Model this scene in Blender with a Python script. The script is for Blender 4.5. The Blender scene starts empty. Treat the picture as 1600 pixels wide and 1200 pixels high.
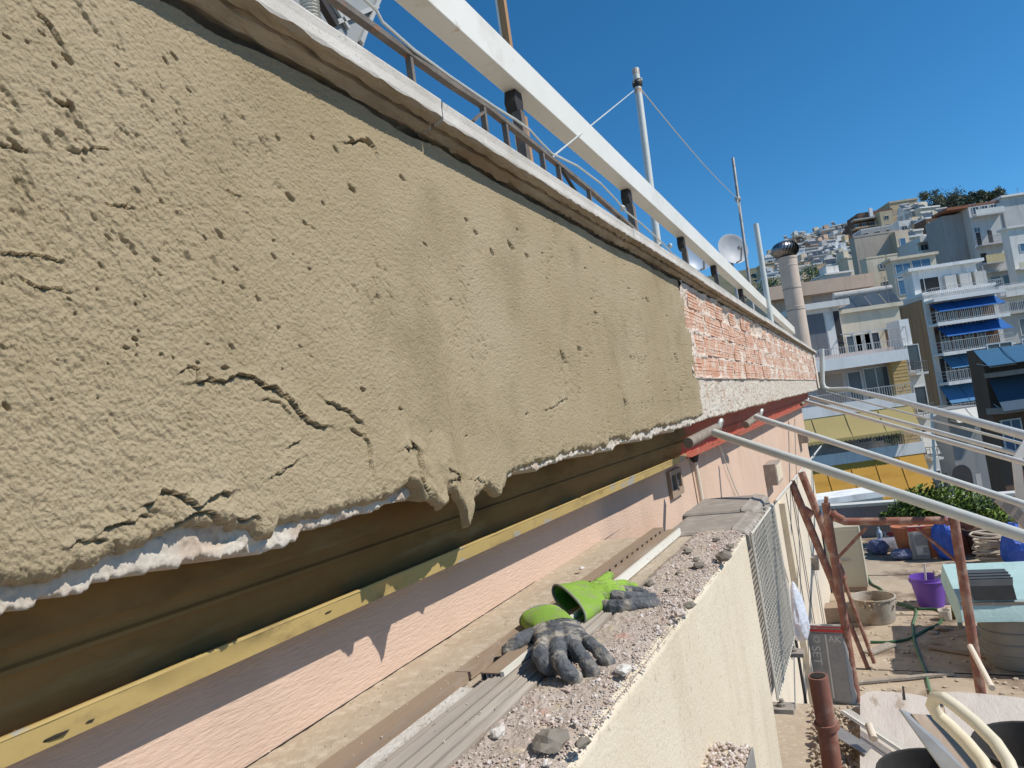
import bpy, bmesh, math, random
import numpy as np
from mathutils import Vector, Matrix

random.seed(7); rng = np.random.RandomState(7)
scene = bpy.context.scene
COL = scene.collection
PI = math.pi

# ------------------------------------------------------------------ camera
CZ = 2.63                       # eye above the terrace floor (floor z = 0)
FPX = 1109.0                    # focal length for a 1600 px wide picture
Rm = [[0.886752621863763, 0.1522067310923473, 0.43646637743121064],
      [0.4410489536855046, 0.004046320676013804, -0.8974739259398616],
      [-0.13836765543530652, 0.9883403959664752, -0.06354253402381396]]
R3 = Matrix(Rm)
camd = bpy.data.cameras.new('camera'); cam = bpy.data.objects.new('camera', camd); COL.objects.link(cam)
camd.sensor_width = 36; camd.lens = 36*FPX/1600; camd.clip_start = .02; camd.clip_end = 6000
cam.matrix_world = Matrix.Translation((0, 0, CZ)) @ R3.to_4x4()
scene.camera = cam
# ------------------------------------------------------------------ light
SUN = Vector((.676, .055, .735)).normalized()
w = bpy.data.worlds.new('World'); scene.world = w; w.use_nodes = True
nt = w.node_tree; bg = nt.nodes['Background']
sky = nt.nodes.new('ShaderNodeTexSky'); sky.sky_type = 'NISHITA'; sky.sun_disc = False
sky.sun_elevation = math.asin(SUN.z); sky.sun_rotation = math.atan2(SUN.x, SUN.y)
sky.altitude = 1500; sky.air_density = 1.0; sky.dust_density = 0.0; sky.ozone_density = 8.0
hs = nt.nodes.new('ShaderNodeHueSaturation'); hs.inputs['Saturation'].default_value = 1.17; hs.inputs['Hue'].default_value = .49
nt.links.new(sky.outputs[0], hs.inputs['Color']); nt.links.new(hs.outputs[0], bg.inputs[0]); bg.inputs[1].default_value = .135
sl = bpy.data.lights.new('sun', 'SUN'); sl.energy = 4.6; sl.angle = math.radians(.53); sl.color = (1, .955, .88)
so = bpy.data.objects.new('sun', sl); COL.objects.link(so); so.rotation_euler = SUN.to_track_quat('Z', 'Y').to_euler()
so.location = (0, 0, 30)
scene.render.engine = 'CYCLES'
vs = scene.view_settings; vs.view_transform = 'Standard'; vs.look = 'None'; vs.exposure = 0; vs.gamma = 1; vs.use_curve_mapping = False

# ------------------------------------------------------------------ helpers
C0 = Vector((0, 0, CZ))
def ray(px, py): return R3 @ Vector((px-800, 600-py, -FPX))
def onx(px, py, x): d = ray(px, py); return C0 + d*(x/d.x)
def ony(px, py, y): d = ray(px, py); return C0 + d*(y/d.y)
def onz(px, py, z): d = ray(px, py); return C0 + d*((z-CZ)/d.z)
def atd(px, py, dist): return C0 + ray(px, py)*(dist/FPX)
RT = R3.transposed()
def proj(p):
    c = RT @ (Vector(p)-C0); return 800+FPX*c.x/-c.z, 600-FPX*c.y/-c.z
def srgb(r, g, b):
    f = lambda v: (v/255/12.92 if v <= 10 else ((v/255+.055)/1.055)**2.4)
    return (f(r), f(g), f(b))

MATS = {}
def mat(name, c1, c2=None, sc=6, rough=.85, bump=0, bsc=60, metal=0, spots=None, stretch=(1, 1, 1), contrast=(.35, .65), bdist=.01, bst=None, c3=None, sc3=40, f3=(.5, .62), spec=.3, trans=0, streak=None):
    """colour mix of two tones by world-space noise, optional third tone in specks, bump"""
    if name in MATS: return MATS[name]
    m = bpy.data.materials.new(name); m.use_nodes = True; t = m.node_tree; N = t.nodes; L = t.links
    b = N['Principled BSDF']; b.inputs['Roughness'].default_value = rough; b.inputs['Metallic'].default_value = metal
    b.inputs['Specular IOR Level'].default_value = spec
    if trans: b.inputs['Transmission Weight'].default_value = trans
    g = N.new('ShaderNodeNewGeometry'); mp = N.new('ShaderNodeMapping'); L.new(g.outputs['Position'], mp.inputs[0])
    mp.inputs['Scale'].default_value = stretch
    if c2 is None: c2 = tuple(v*.86 for v in c1)
    n = N.new('ShaderNodeTexNoise'); n.inputs['Scale'].default_value = sc; n.inputs['Detail'].default_value = 8; n.inputs['Roughness'].default_value = .62
    L.new(mp.outputs[0], n.inputs[0])
    r = N.new('ShaderNodeValToRGB'); r.color_ramp.elements[0].position = contrast[0]; r.color_ramp.elements[1].position = contrast[1]
    r.color_ramp.elements[0].color = (*c1, 1); r.color_ramp.elements[1].color = (*c2, 1); L.new(n.outputs[0], r.inputs[0])
    out = r.outputs[0]
    if c3 is not None:
        n3 = N.new('ShaderNodeTexNoise'); n3.inputs['Scale'].default_value = sc3; n3.inputs['Detail'].default_value = 5; n3.inputs['Roughness'].default_value = .6
        L.new(mp.outputs[0], n3.inputs[0])
        r3 = N.new('ShaderNodeMapRange'); r3.inputs[1].default_value = f3[0]; r3.inputs[2].default_value = f3[1]; L.new(n3.outputs[0], r3.inputs[0])
        mx = N.new('ShaderNodeMix'); mx.data_type = 'RGBA'; L.new(r3.outputs[0], mx.inputs[0]); L.new(out, mx.inputs[6]); mx.inputs[7].default_value = (*c3, 1)
        out = mx.outputs[2]
    if streak:
        c4, s4, lo, hi, amt, st4 = streak
        m4 = N.new('ShaderNodeMapping'); m4.inputs['Scale'].default_value = st4; L.new(g.outputs['Position'], m4.inputs[0])
        n4 = N.new('ShaderNodeTexNoise'); n4.inputs['Scale'].default_value = s4; n4.inputs['Detail'].default_value = 6; n4.inputs['Roughness'].default_value = .65; L.new(m4.outputs[0], n4.inputs[0])
        r4 = N.new('ShaderNodeMapRange'); r4.inputs[1].default_value = lo; r4.inputs[2].default_value = hi; r4.inputs[4].default_value = amt; L.new(n4.outputs[0], r4.inputs[0])
        mx = N.new('ShaderNodeMix'); mx.data_type = 'RGBA'; L.new(r4.outputs[0], mx.inputs[0]); L.new(out, mx.inputs[6]); mx.inputs[7].default_value = (*c4, 1); out = mx.outputs[2]
    L.new(out, b.inputs['Base Color'])
    if bump:
        nb = N.new('ShaderNodeTexNoise'); nb.inputs['Scale'].default_value = bsc; nb.inputs['Detail'].default_value = 7; nb.inputs['Roughness'].default_value = .6
        mb = N.new('ShaderNodeMapping'); mb.inputs['Scale'].default_value = bst or stretch; L.new(g.outputs['Position'], mb.inputs[0]); L.new(mb.outputs[0], nb.inputs[0])
        bm = N.new('ShaderNodeBump'); bm.inputs['Strength'].default_value = bump; bm.inputs['Distance'].default_value = bdist
        L.new(nb.outputs[0], bm.inputs['Height']); L.new(bm.outputs[0], b.inputs['Normal'])
    MATS[name] = m; return m

class MB:
    def __init__(s): s.v = []; s.f = []; s.mi = []; s.cur = 0
    def add(s, vs, fs):
        o = len(s.v); s.v += [tuple(v) for v in vs]; s.f += [tuple(i+o for i in f) for f in fs]; s.mi += [s.cur]*len(fs); return s
    def box(s, lo, hi, M=None):
        x0, y0, z0 = lo; x1, y1, z1 = hi
        vs = [(x0,y0,z0),(x1,y0,z0),(x1,y1,z0),(x0,y1,z0),(x0,y0,z1),(x1,y0,z1),(x1,y1,z1),(x0,y1,z1)]
        if M is not None: vs = [M @ Vector(v) for v in vs]
        return s.add(vs, [(0,3,2,1),(4,5,6,7),(0,1,5,4),(1,2,6,5),(2,3,7,6),(3,0,4,7)])
    def quadbox(s, quad, off):
        """four corners (a loop) given thickness by the vector off"""
        q = [Vector(p) for p in quad]; o = Vector(off); vs = q+[p+o for p in q]
        return s.add(vs, [(0,1,2,3),(7,6,5,4),(0,4,5,1),(1,5,6,2),(2,6,7,3),(3,7,4,0)])
    def bar(s, a, b, w, h, up=(0, 0, 1)):
        a = Vector(a); b = Vector(b); d = (b-a).normalized(); up = Vector(up)
        x = d.cross(up)
        if x.length < 1e-4: x = d.cross(Vector((1, 0, 0)))
        x.normalize(); y = x.cross(d).normalized()
        q = [a-x*w/2-y*h/2, a+x*w/2-y*h/2, a+x*w/2+y*h/2, a-x*w/2+y*h/2]
        return s.quadbox(q, b-a)
    def tube(s, pts, r, n=10, caps=True, closed=False):
        P = [Vector(p) for p in pts]; m = len(P)
        rs = r if isinstance(r, (list, tuple)) else [r]*m
        vs = []; prev = None
        for i, p in enumerate(P):
            a = P[i-1] if (i > 0 or closed) else P[i]; b = P[(i+1) % m] if (i < m-1 or closed) else P[i]
            d = (b-a).normalized()
            if prev is None:
                x = d.cross(Vector((0, 0, 1)))
                if x.length < .01: x = d.cross(Vector((1, 0, 0)))
            else: x = prev-d*prev.dot(d)
            x.normalize(); prev = x; y = d.cross(x)
            for k in range(n):
                t = 2*PI*k/n; vs.append(p+(x*math.cos(t)+y*math.sin(t))*rs[i])
        fs = []
        for i in range(m-1 if not closed else m):
            j = (i+1) % m
            for k in range(n):
                l = (k+1) % n; fs.append((i*n+k, i*n+l, j*n+l, j*n+k))
        if caps and not closed: fs += [tuple(range(n))[::-1], tuple((m-1)*n+k for k in range(n))]
        return s.add(vs, fs)
    def lathe(s, prof, n=20, loc=(0, 0, 0), M=None, sy=1):
        vs = []
        for r, z in prof:
            for k in range(n):
                t = 2*PI*k/n; v = Vector((r*math.cos(t), r*sy*math.sin(t), z))
                vs.append((M @ v if M is not None else v)+Vector(loc))
        fs = [(i*n+k, i*n+(k+1) % n, (i+1)*n+(k+1) % n, (i+1)*n+k) for i in range(len(prof)-1) for k in range(n)]
        return s.add(vs, fs)
    def lump(s, c, r, M=None, seed=0, sub=1, sq=(1, 1, 1)):
        rr = random.Random(seed)
        ico = ICO[sub]
        vs = []
        for v in ico[0]:
            k = r*(1+rr.uniform(-.28, .28)); vs.append(Vector((v[0]*k*sq[0], v[1]*k*sq[1], v[2]*k*sq[2]))+Vector(c))
        return s.add(vs, ico[1])
    def prism(s, poly, axis_off):
        """polygon (3D points) extruded by a vector"""
        n = len(poly); o = Vector(axis_off); P = [Vector(p) for p in poly]; vs = P+[p+o for p in P]
        fs = [tuple(range(n))[::-1], tuple(range(n, 2*n))]+[(i, (i+1) % n, n+(i+1) % n, n+i) for i in range(n)]
        return s.add(vs, fs)
    def grid(s, P):
        """P: 2-D list of points"""
        a = len(P); b = len(P[0]); vs = [p for row in P for p in row]
        return s.add(vs, [(i*b+j, i*b+j+1, (i+1)*b+j+1, (i+1)*b+j) for i in range(a-1) for j in range(b-1)])
    def mesh(s, name, mats, smooth=False):
        me = bpy.data.meshes.new(name); me.from_pydata([tuple(v) for v in s.v], [], s.f)
        for m in (mats if isinstance(mats, (list, tuple)) else [mats]): me.materials.append(m)
        if any(s.mi): me.polygons.foreach_set('material_index', s.mi)
        if smooth: me.polygons.foreach_set('use_smooth', [True]*len(me.polygons))
        me.update(); return me
    def build(s, name, mats, parent=None, smooth=False, world=True, fix=True):
        """world=True: vertices were given in world coordinates"""
        if parent is None:
            xs = np.array([tuple(v) for v in s.v]); base = Vector(((xs[:, 0].min()+xs[:, 0].max())/2, (xs[:, 1].min()+xs[:, 1].max())/2, xs[:, 2].min()))
        else: base = wloc(parent) if world else Vector((0, 0, 0))
        s.v = [tuple(Vector(v)-base) for v in s.v]
        me = s.mesh(name, mats, smooth)
        if fix:
            bm = bmesh.new(); bm.from_mesh(me); bmesh.ops.recalc_face_normals(bm, faces=bm.faces); bm.to_mesh(me); bm.free()
        o = bpy.data.objects.new(name, me); COL.objects.link(o)
        if parent is not None: o.parent = parent
        else: o.location = base
        if smooth: autosmooth(me)
        return o
def autosmooth(me):
    me.set_sharp_from_angle(angle=math.radians(42))
def wloc(o):
    p = Vector(o.location)
    while o.parent: o = o.parent; p = p+Vector(o.location)
    return p
ICO = {}
for sub in (1, 2, 3):
    bm = bmesh.new(); bmesh.ops.create_icosphere(bm, subdivisions=sub, radius=1); ICO[sub] = ([tuple(v.co) for v in bm.verts], [tuple(v.index for v in f.verts) for f in bm.faces]); bm.free()

def tag(o, label=None, cat=None, group=None, kind=None):
    if label: o['label'] = label
    if cat: o['category'] = cat
    if group: o['group'] = group
    if kind: o['kind'] = kind
    return o
def thing(name, loc, label, cat, group=None):
    o = bpy.data.objects.new(name, None); COL.objects.link(o); o.location = loc; o.empty_display_size = .1
    return tag(o, label, cat, group)
def copy_tree(o, parent=None):
    c = o.copy(); COL.objects.link(c)
    if parent is not None: c.parent = parent
    for ch in list(o.children): copy_tree(ch, c)
    return c
def inst(me, name, parent, loc=(0, 0, 0), rot=(0, 0, 0), scale=(1, 1, 1), label=None):
    o = bpy.data.objects.new(name, me); COL.objects.link(o); o.parent = parent; o.location = loc; o.rotation_euler = rot; o.scale = scale
    if label: o['label'] = label
    return o

# numpy noise -------------------------------------------------------
def _h(ix, iy, seed):
    n = (ix.astype(np.int64)*374761393+iy.astype(np.int64)*668265263+seed*974711) & 0x7fffffff
    n = ((n ^ (n >> 13))*1274126177) & 0x7fffffff
    return ((n ^ (n >> 16)) & 0xffff)/65535.0
def vn(x, y, seed=0):
    ix = np.floor(x); iy = np.floor(y); fx = x-ix; fy = y-iy
    fx = fx*fx*(3-2*fx); fy = fy*fy*(3-2*fy)
    a = _h(ix, iy, seed); b = _h(ix+1, iy, seed); c = _h(ix, iy+1, seed); d = _h(ix+1, iy+1, seed)
    return (a*(1-fx)+b*fx)*(1-fy)+(c*(1-fx)+d*fx)*fy
def fbm(x, y, seed=0, o=4, g=.5):
    s = 0; a = 1; t = 0
    for i in range(o): s = s+a*vn(x, y, seed+i); t += a; a *= g; x = x*2.03+5.1; y = y*2.03+1.7
    return s/t
def np_grid_obj(name, X, Y, Z, m, parent, smooth=True, flip=False):
    a, b = X.shape
    me = bpy.data.meshes.new(name); base = wloc(parent) if parent is not None else Vector((0, 0, 0))
    co = np.stack([X-base.x, Y-base.y, Z-base.z], -1).astype(np.float32).reshape(-1)
    me.vertices.add(a*b); me.vertices.foreach_set('co', co)
    i = np.arange(a-1)[:, None]*b+np.arange(b-1)[None, :]
    q = np.stack([i, i+1, i+b+1, i+b], -1) if not flip else np.stack([i, i+b, i+b+1, i+1], -1)
    q = q.reshape(-1, 4).astype(np.int32); nf = len(q)
    me.loops.add(nf*4); me.polygons.add(nf)
    me.loops.foreach_set('vertex_index', q.reshape(-1))
    me.polygons.foreach_set('loop_start', np.arange(0, nf*4, 4, dtype=np.int32))
    me.polygons.foreach_set('loop_total', np.full(nf, 4, dtype=np.int32))
    me.polygons.foreach_set('use_smooth', np.full(nf, smooth))
    me.materials.append(m); me.update(calc_edges=True); me.validate()
    o = bpy.data.objects.new(name, me); COL.objects.link(o)
    if parent is not None: o.parent = parent
    return o
def pxline(pts, x):   # polyline of photo points on the plane X = x -> arrays (Y, Z)
    P = [onx(a, b, x) for a, b in pts]; return np.array([p.y for p in P]), np.array([p.z for p in P])

# ------------------------------------------------------------------ materials
M = dict(
 white_lime=mat('lintel_lime', (.60, .55, .47), (.50, .43, .35), sc=14, rough=.9, bump=.5, bsc=90, bdist=.004, c3=(.46, .34, .25), sc3=16, f3=(.50, .66), streak=((.36, .28, .20), 70, .58, .68, .7, (1, 1, 1))),
 plaster=mat('fresh_mortar', (.325, .252, .143), (.400, .320, .203), sc=2.2, rough=.72, bump=1.0, bsc=330, bdist=.0022, c3=(.285, .222, .126), sc3=6, f3=(.50, .72), streak=((.43, .35, .24), 260, .60, .70, .6, (1, 1, 1))),
 render=mat('old_white_render', (.70, .66, .60), (.55, .50, .43), sc=14, rough=.9, bump=.7, bsc=90, bdist=.006, c3=(.42, .36, .29), sc3=30, f3=(.6, .68)),
 brick=mat('clay_brick', (.56, .27, .165), (.60, .38, .27), sc=12, rough=.9, bump=.4, bsc=150, bdist=.003, c3=(.64, .50, .40), sc3=18, f3=(.47, .60)),
 mortar=mat('old_wall_mortar', (.64, .51, .41), (.66, .57, .48), sc=18, rough=.95, bump=.8, bsc=120, bdist=.005, c3=(.40, .30, .22), sc3=45, f3=(.56, .66)),
 copetop=mat('coping_terrazzo', (.62, .585, .53), (.50, .46, .40), sc=9, rough=.8, bump=.35, bsc=220, bdist=.003, c3=(.40, .32, .25), sc3=160, f3=(.62, .68)),
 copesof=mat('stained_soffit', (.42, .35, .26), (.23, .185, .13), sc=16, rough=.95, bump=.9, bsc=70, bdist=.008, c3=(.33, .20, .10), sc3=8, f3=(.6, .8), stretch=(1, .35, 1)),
 dark=mat('dark_joint', (.03, .025, .02), rough=.95),
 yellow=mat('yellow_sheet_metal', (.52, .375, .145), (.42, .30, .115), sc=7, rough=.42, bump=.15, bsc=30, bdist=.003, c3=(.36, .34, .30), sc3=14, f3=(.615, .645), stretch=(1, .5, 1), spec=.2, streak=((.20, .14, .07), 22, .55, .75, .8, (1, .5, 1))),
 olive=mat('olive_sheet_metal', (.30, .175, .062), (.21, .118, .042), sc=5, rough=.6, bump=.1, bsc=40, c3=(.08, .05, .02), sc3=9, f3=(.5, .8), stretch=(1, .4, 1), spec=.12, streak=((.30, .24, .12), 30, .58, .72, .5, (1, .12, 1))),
 red=mat('red_lead_paint', (.46, .10, .06), (.40, .13, .085), sc=10, rough=.75, bump=.3, bsc=60, c3=(.62, .30, .22), sc3=16, f3=(.6, .7)),
 salmon=mat('salmon_wall_paint', (.64, .46, .35), (.59, .42, .31), sc=3, rough=.9, bump=.55, bsc=40, bdist=.005, bst=(6, 1.1, 6), streak=((.48, .35, .26), 5, .5, .75, .6, (1, 1, .3))),
 cream=mat('cream_stucco', (.69, .60, .46), (.63, .54, .40), sc=2.5, rough=.92, bump=.55, bsc=150, bdist=.004, c3=(.52, .43, .30), sc3=60, f3=(.58, .68), streak=((.44, .36, .24), 3.2, .52, .72, .75, (1, 1, .22))),
 creamsm=mat('cream_wall_paint', (.72, .63, .50), (.66, .57, .45), sc=3, rough=.85, bump=.15, bsc=40, bdist=.004, streak=((.48, .39, .29), 4, .52, .75, .7, (1, 1, .15))),
 ledge=mat('dusty_ledge', (.46, .38, .28), (.40, .32, .23), sc=9, rough=.95, bump=.6, bsc=130, bdist=.003, c3=(.52, .44, .34), sc3=50, f3=(.5, .66)),
 dust=mat('pink_rubble_dust', (.50, .42, .35), (.42, .34, .27), sc=16, rough=1, bump=.9, bsc=260, bdist=.004, c3=(.50, .28, .22), sc3=14, f3=(.6, .7)),
 rubble=mat('crushed_rubble', (.56, .47, .40), (.48, .36, .29), sc=30, rough=1, bump=.5, bsc=200, bdist=.002, c3=(.66, .6, .54), sc3=60, f3=(.5, .6)),
 lump=mat('mortar_lump', (.24, .21, .17), (.19, .165, .13), sc=30, rough=.95, bump=.6, bsc=150, bdist=.003),
 strip=mat('brown_profile', (.34, .25, .17), (.29, .21, .15), sc=10, rough=.6, bump=.1, bsc=80, stretch=(1, .2, 1), c3=(.42, .34, .26), sc3=20, f3=(.55, .75)),
 slat=mat('weathered_slat', (.36, .31, .25), (.27, .23, .19), sc=26, rough=.8, bump=.3, bsc=70, bdist=.002, stretch=(1, .08, 1), c3=(.44, .39, .33), sc3=30, f3=(.55, .7)),
 white=mat('white_enamel', (.78, .75, .67), (.72, .69, .60), sc=2, rough=.4, bump=.05, bsc=40, c3=(.55, .45, .33), sc3=14, f3=(.66, .74), spec=.5, streak=((.50, .44, .34), 6, .56, .75, .5, (1, 1, 1))),
 pipe=mat('pipe_white_paint', (.62, .63, .58), (.56, .57, .52), sc=8, rough=.38, bump=.08, bsc=60, c3=(.46, .36, .27), sc3=9, f3=(.72, .80), spec=.5, stretch=(1, 1, 1)),
 galv=mat('galvanised_pipe', (.42, .41, .39), (.30, .29, .27), sc=12, rough=.5, metal=.4, c3=(.28, .12, .05), sc3=14, f3=(.62, .7)),
 rust=mat('rusty_rail', (.12, .10, .085), (.19, .165, .14), sc=16, rough=.8, bump=.3, bsc=120, c3=(.30, .13, .06), sc3=20, f3=(.58, .7)),
 oxide=mat('oxide_red_tube', (.27, .115, .08), (.22, .10, .075), sc=9, rough=.85, bump=.35, bsc=80, bdist=.004, c3=(.36, .24, .18), sc3=14, f3=(.47, .66)),
 black=mat('black_steel', (.03, .027, .025), (.05, .04, .035), rough=.6),
 brownpost=mat('brown_wood_post', (.42, .24, .11), (.36, .20, .09), sc=8, rough=.6, stretch=(4, 4, .3)),
 cap=mat('grey_beige_plastic', (.34, .29, .24), (.29, .25, .21), sc=12, rough=.7, bump=.2, bsc=120, c3=(.42, .37, .31), sc3=22, f3=(.5, .7)),
 wire=mat('white_wire_guard', (.62, .58, .50), rough=.6),
 metal=mat('dull_aluminium', (.42, .41, .39), (.34, .33, .31), sc=20, rough=.45, metal=.5),
 lime=mat('lime_knit', (.34, .53, .08), (.26, .43, .06), sc=8, rough=.95, bump=.9, bsc=500, bdist=.003, bst=(1, 3, 1), c3=(.34, .36, .20), sc3=45, f3=(.52, .72)),
 limein=mat('dark_green_lining', (.08, .26, .02), (.06, .2, .02), rough=.95),
 glovegrey=mat('grey_latex_coating', (.075, .08, .088), (.15, .155, .16), sc=45, rough=.75, bump=1.0, bsc=160, bdist=.005, c3=(.40, .35, .28), sc3=26, f3=(.50, .62)),
 rim=mat('grey_hem', (.28, .27, .22), rough=.95),
 blackstrip=mat('hollow_black', (.012, .011, .01), rough=.8),
 glass=mat('window_glass', (.05, .065, .08), (.09, .11, .13), sc=1.5, rough=.08, spec=.8),
 floor=mat('terrace_concrete', (.48, .385, .28), (.36, .285, .205), sc=1.3, rough=.9, bump=.5, bsc=30, bdist=.01, c3=(.17, .12, .085), sc3=1.6, f3=(.50, .64), streak=((.52, .46, .38), 7, .56, .7, .7, (1, 1, 1))),
)
# ================================================================== THE HOUSE WALL
XW = -.56                        # front plane of the parapet
ZB = CZ-.066                     # bottom of the old render
ZT = CZ+.473                     # underside of the coping
YE = 11.35                       # far end of the parapet
house = thing('parapet_wall', (-.62, 3, ZB), 'rooftop parapet wall, wet grey-beige mortar on the near part and bare hollow bricks beyond', 'wall')
# --- fresh mortar coat ------------------------------------------------
NC, NR = 1180, 560
low = [(-120, 925), (0, 915), (60, 912), (100, 905), (125, 890), (150, 885), (165, 872), (200, 868), (235, 850), (270, 832), (300, 822), (330, 822), (345, 818), (352, 824), (395, 828), (402, 838), (412, 845), (425, 843), (432, 822), (450, 818), (478, 812), (500, 806), (530, 800), (560, 792), (590, 785), (605, 778), (622, 762), (637, 757), (647, 772), (652, 785), (662, 782), (670, 790), (676, 800), (681, 790), (686, 772), (694, 768), (702, 776), (710, 790), (718, 808), (723, 829), (727, 810), (731, 790), (735, 778), (745, 774), (752, 768), (760, 763), (768, 766), (775, 774), (779, 776), (784, 770), (789, 752), (794, 742), (806, 736), (830, 727), (845, 722), (868, 719), (872, 712), (905, 704), (925, 701), (950, 697), (952, 688), (972, 684), (985, 688), (990, 678), (1015, 674), (1022, 668), (1050, 664), (1070, 657), (1085, 654), (1100, 650)]
ly, lz = pxline(low, XW)
u = np.linspace(0, 1, NC); p_ = -.72
def ycol(a, b): return (a**p_+(b**p_-a**p_)*u)**(1/p_)
v = np.linspace(0, 1, NR)
yc = ycol(.2, 2.82)
yend = 2.80+.035*(fbm(np.zeros(NR), v*9, 3)-.5)*2+.02*(vn(np.zeros(NR), v*60, 8)-.5)-.03*np.clip((v-.75)/.25, 0, 1)
Y = .2+(yc[None, :]-.2)*((yend-.2)/(2.82-.2))[:, None]
zb = np.interp(Y, ly, lz)
jag = fbm(Y*130, Y*0, 21, 4, .6)-.5
zb = zb+jag*.011+np.where(Y > 1.3, (vn(Y*70, Y*0, 5)-.5)*.010, 0)
ztop = ZT-.003+.009*(fbm(Y*9, Y*0, 31, 3)-.5)*2
Z = zb+(ztop-zb)*v[:, None]
# relief
d = .0060*(fbm(Y*2.2, Z*2.6, 41, 3)-.5)*2
rough = .54*np.clip(.25+1.15*np.exp(-((Y-.3)/.33)**2)*np.clip((ZT+.05-Z)/.3, .25, 1), .22, 1.4)
yy = Y*.8+Z*.6; zz = -Y*.6+Z*.8
lum = fbm(yy*190, zz*115, 51, 3, .6)-.5
d = d+rough*.0020*lum*2+rough*.0011*(fbm(yy*430, zz*300, 52, 2, .6)-.5)*2+rough*.0010*(fbm(yy*60, zz*35, 53, 2)-.5)*2
lum2 = 1-np.abs(fbm(yy*60, zz*26, 61, 4, .6)*2-1)
d = d-rough*.0007*np.clip(lum2-.90, 0, 1)*8
d = d+.0009*(fbm(Y*330, Z*330, 71, 2)-.5)*2
lowz = np.clip(1-(Z-zb)/.035, 0, 1)*np.clip((Y-.6)/.1, 0, 1); d = d+lowz*.0045*(fbm(Y*110, Z*110, 72, 4, .6)-.5)*2
patch = np.clip((fbm(Y*5, Z*7, 81, 3)-.53)*6, 0, 1)           # torn patches
torn = fbm(yy*120, zz*60, 91, 3, .6)
d = d-patch*.0026*np.clip(torn-.60, 0, 1)*7*.9
# pits
def pit(y, z, a, b, ang, dep):
    global d
    j0, j1 = np.searchsorted(yc, [y-a*2.5, y+a*2.5]); j0 = max(j0-3, 0); j1 = min(j1+3, NC)
    ys = Y[:, j0:j1]-y; zs = Z[:, j0:j1]-z; c, s = math.cos(ang), math.sin(ang)
    q = ((ys*c+zs*s)/a)**2+((-ys*s+zs*c)/b)**2
    q = q*(1+.9*(vn(Y[:, j0:j1]*400, Z[:, j0:j1]*400, 9)-.5))
    d[:, j0:j1] -= dep*np.clip(1.25-q, 0, 1)
for px, py, r in ((105, 165, 4), (62, 55, 9), (38, 70, 6), (80, 105, 9), (105, 170, 12), (100, 95, 14), (178, 104, 5), (255, 98, 8), (268, 90, 8), (290, 143, 6), (10, 225, 9), (5, 60, 8), (430, 218, 7), (484, 217, 5), (520, 235, 7), (545, 297, 10), (448, 310, 12), (500, 320, 6), (625, 280, 7), (548, 299, 6), (470, 350, 5), (572, 222, 9), (545, 222, 8), (20, 235, 13), (100, 470, 6), (660, 383, 5), (795, 385, 10), (765, 395, 7), (880, 560, 12), (905, 545, 7), (930, 490, 6), (1010, 470, 7), (740, 365, 7), (820, 400, 6), (725, 345, 5), (635, 698, 10), (560, 610, 8), (620, 640, 6), (700, 470, 4), (1055, 560, 9), (1062, 610, 8), (975, 630, 7), (985, 560, 6)):
    P = onx(px, py, XW); s = r*P.y/1109*.72
    pit(P.y, P.z, s*1.7, s*.75, random.uniform(-.9, -.2), random.uniform(.005, .010))
for k in range(200):
    y = .22*math.exp(random.random()*2.5); z = random.uniform(CZ+.0, ZT-.03)
    if fbm(np.array([y*4]), np.array([z*6]), 123, 2)[0] < .46: continue
    s = random.uniform(.0008, .0026)*(.6+y*.6)
    pit(y, z, s*random.uniform(1, 2.2), s, random.uniform(-1.2, .2), random.uniform(.002, .007))
def crack(pts, wid, dep, lip):
    global d
    P = [onx(a, b, XW) for a, b in pts]; Q = []
    for a, b in zip(P, P[1:]):
        n = 12
        for i in range(n): Q.append((a.y+(b.y-a.y)*i/n, a.z+(b.z-a.z)*i/n))
    y0 = min(q[0] for q in Q)-.03; y1 = max(q[0] for q in Q)+.03
    j0, j1 = np.searchsorted(yc, [y0, y1]); j0 = max(j0-4, 0); j1 = min(j1+4, NC)
    ys = Y[:, j0:j1]; zs = Z[:, j0:j1]+.004*(fbm(Y[:, j0:j1]*110, Z[:, j0:j1]*110, 17, 2)-.5)*2
    best = np.full(ys.shape, 9.); sg = np.zeros(ys.shape)
    for (ya, za), (yb, zb_) in zip(Q, Q[1:]):
        dy, dz = yb-ya, zb_-za; L = dy*dy+dz*dz+1e-12
        t = np.clip(((ys-ya)*dy+(zs-za)*dz)/L, 0, 1); ex = ys-ya-t*dy; ez = zs-za-t*dz; q = np.hypot(ex, ez)
        m = q < best; best = np.where(m, q, best); sg = np.where(m, np.sign(dy*(zs-za)-dz*(ys-ya)), sg)
    var = .5+vn(ys*90, zs*90, 6)
    d[:, j0:j1] += np.where(sg > 0, lip*np.exp(-best/(wid*2.2))*var, -dep*np.clip(1-best/wid, 0, 1)*var-lip*.3*np.exp(-best/(wid*3)))
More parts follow.
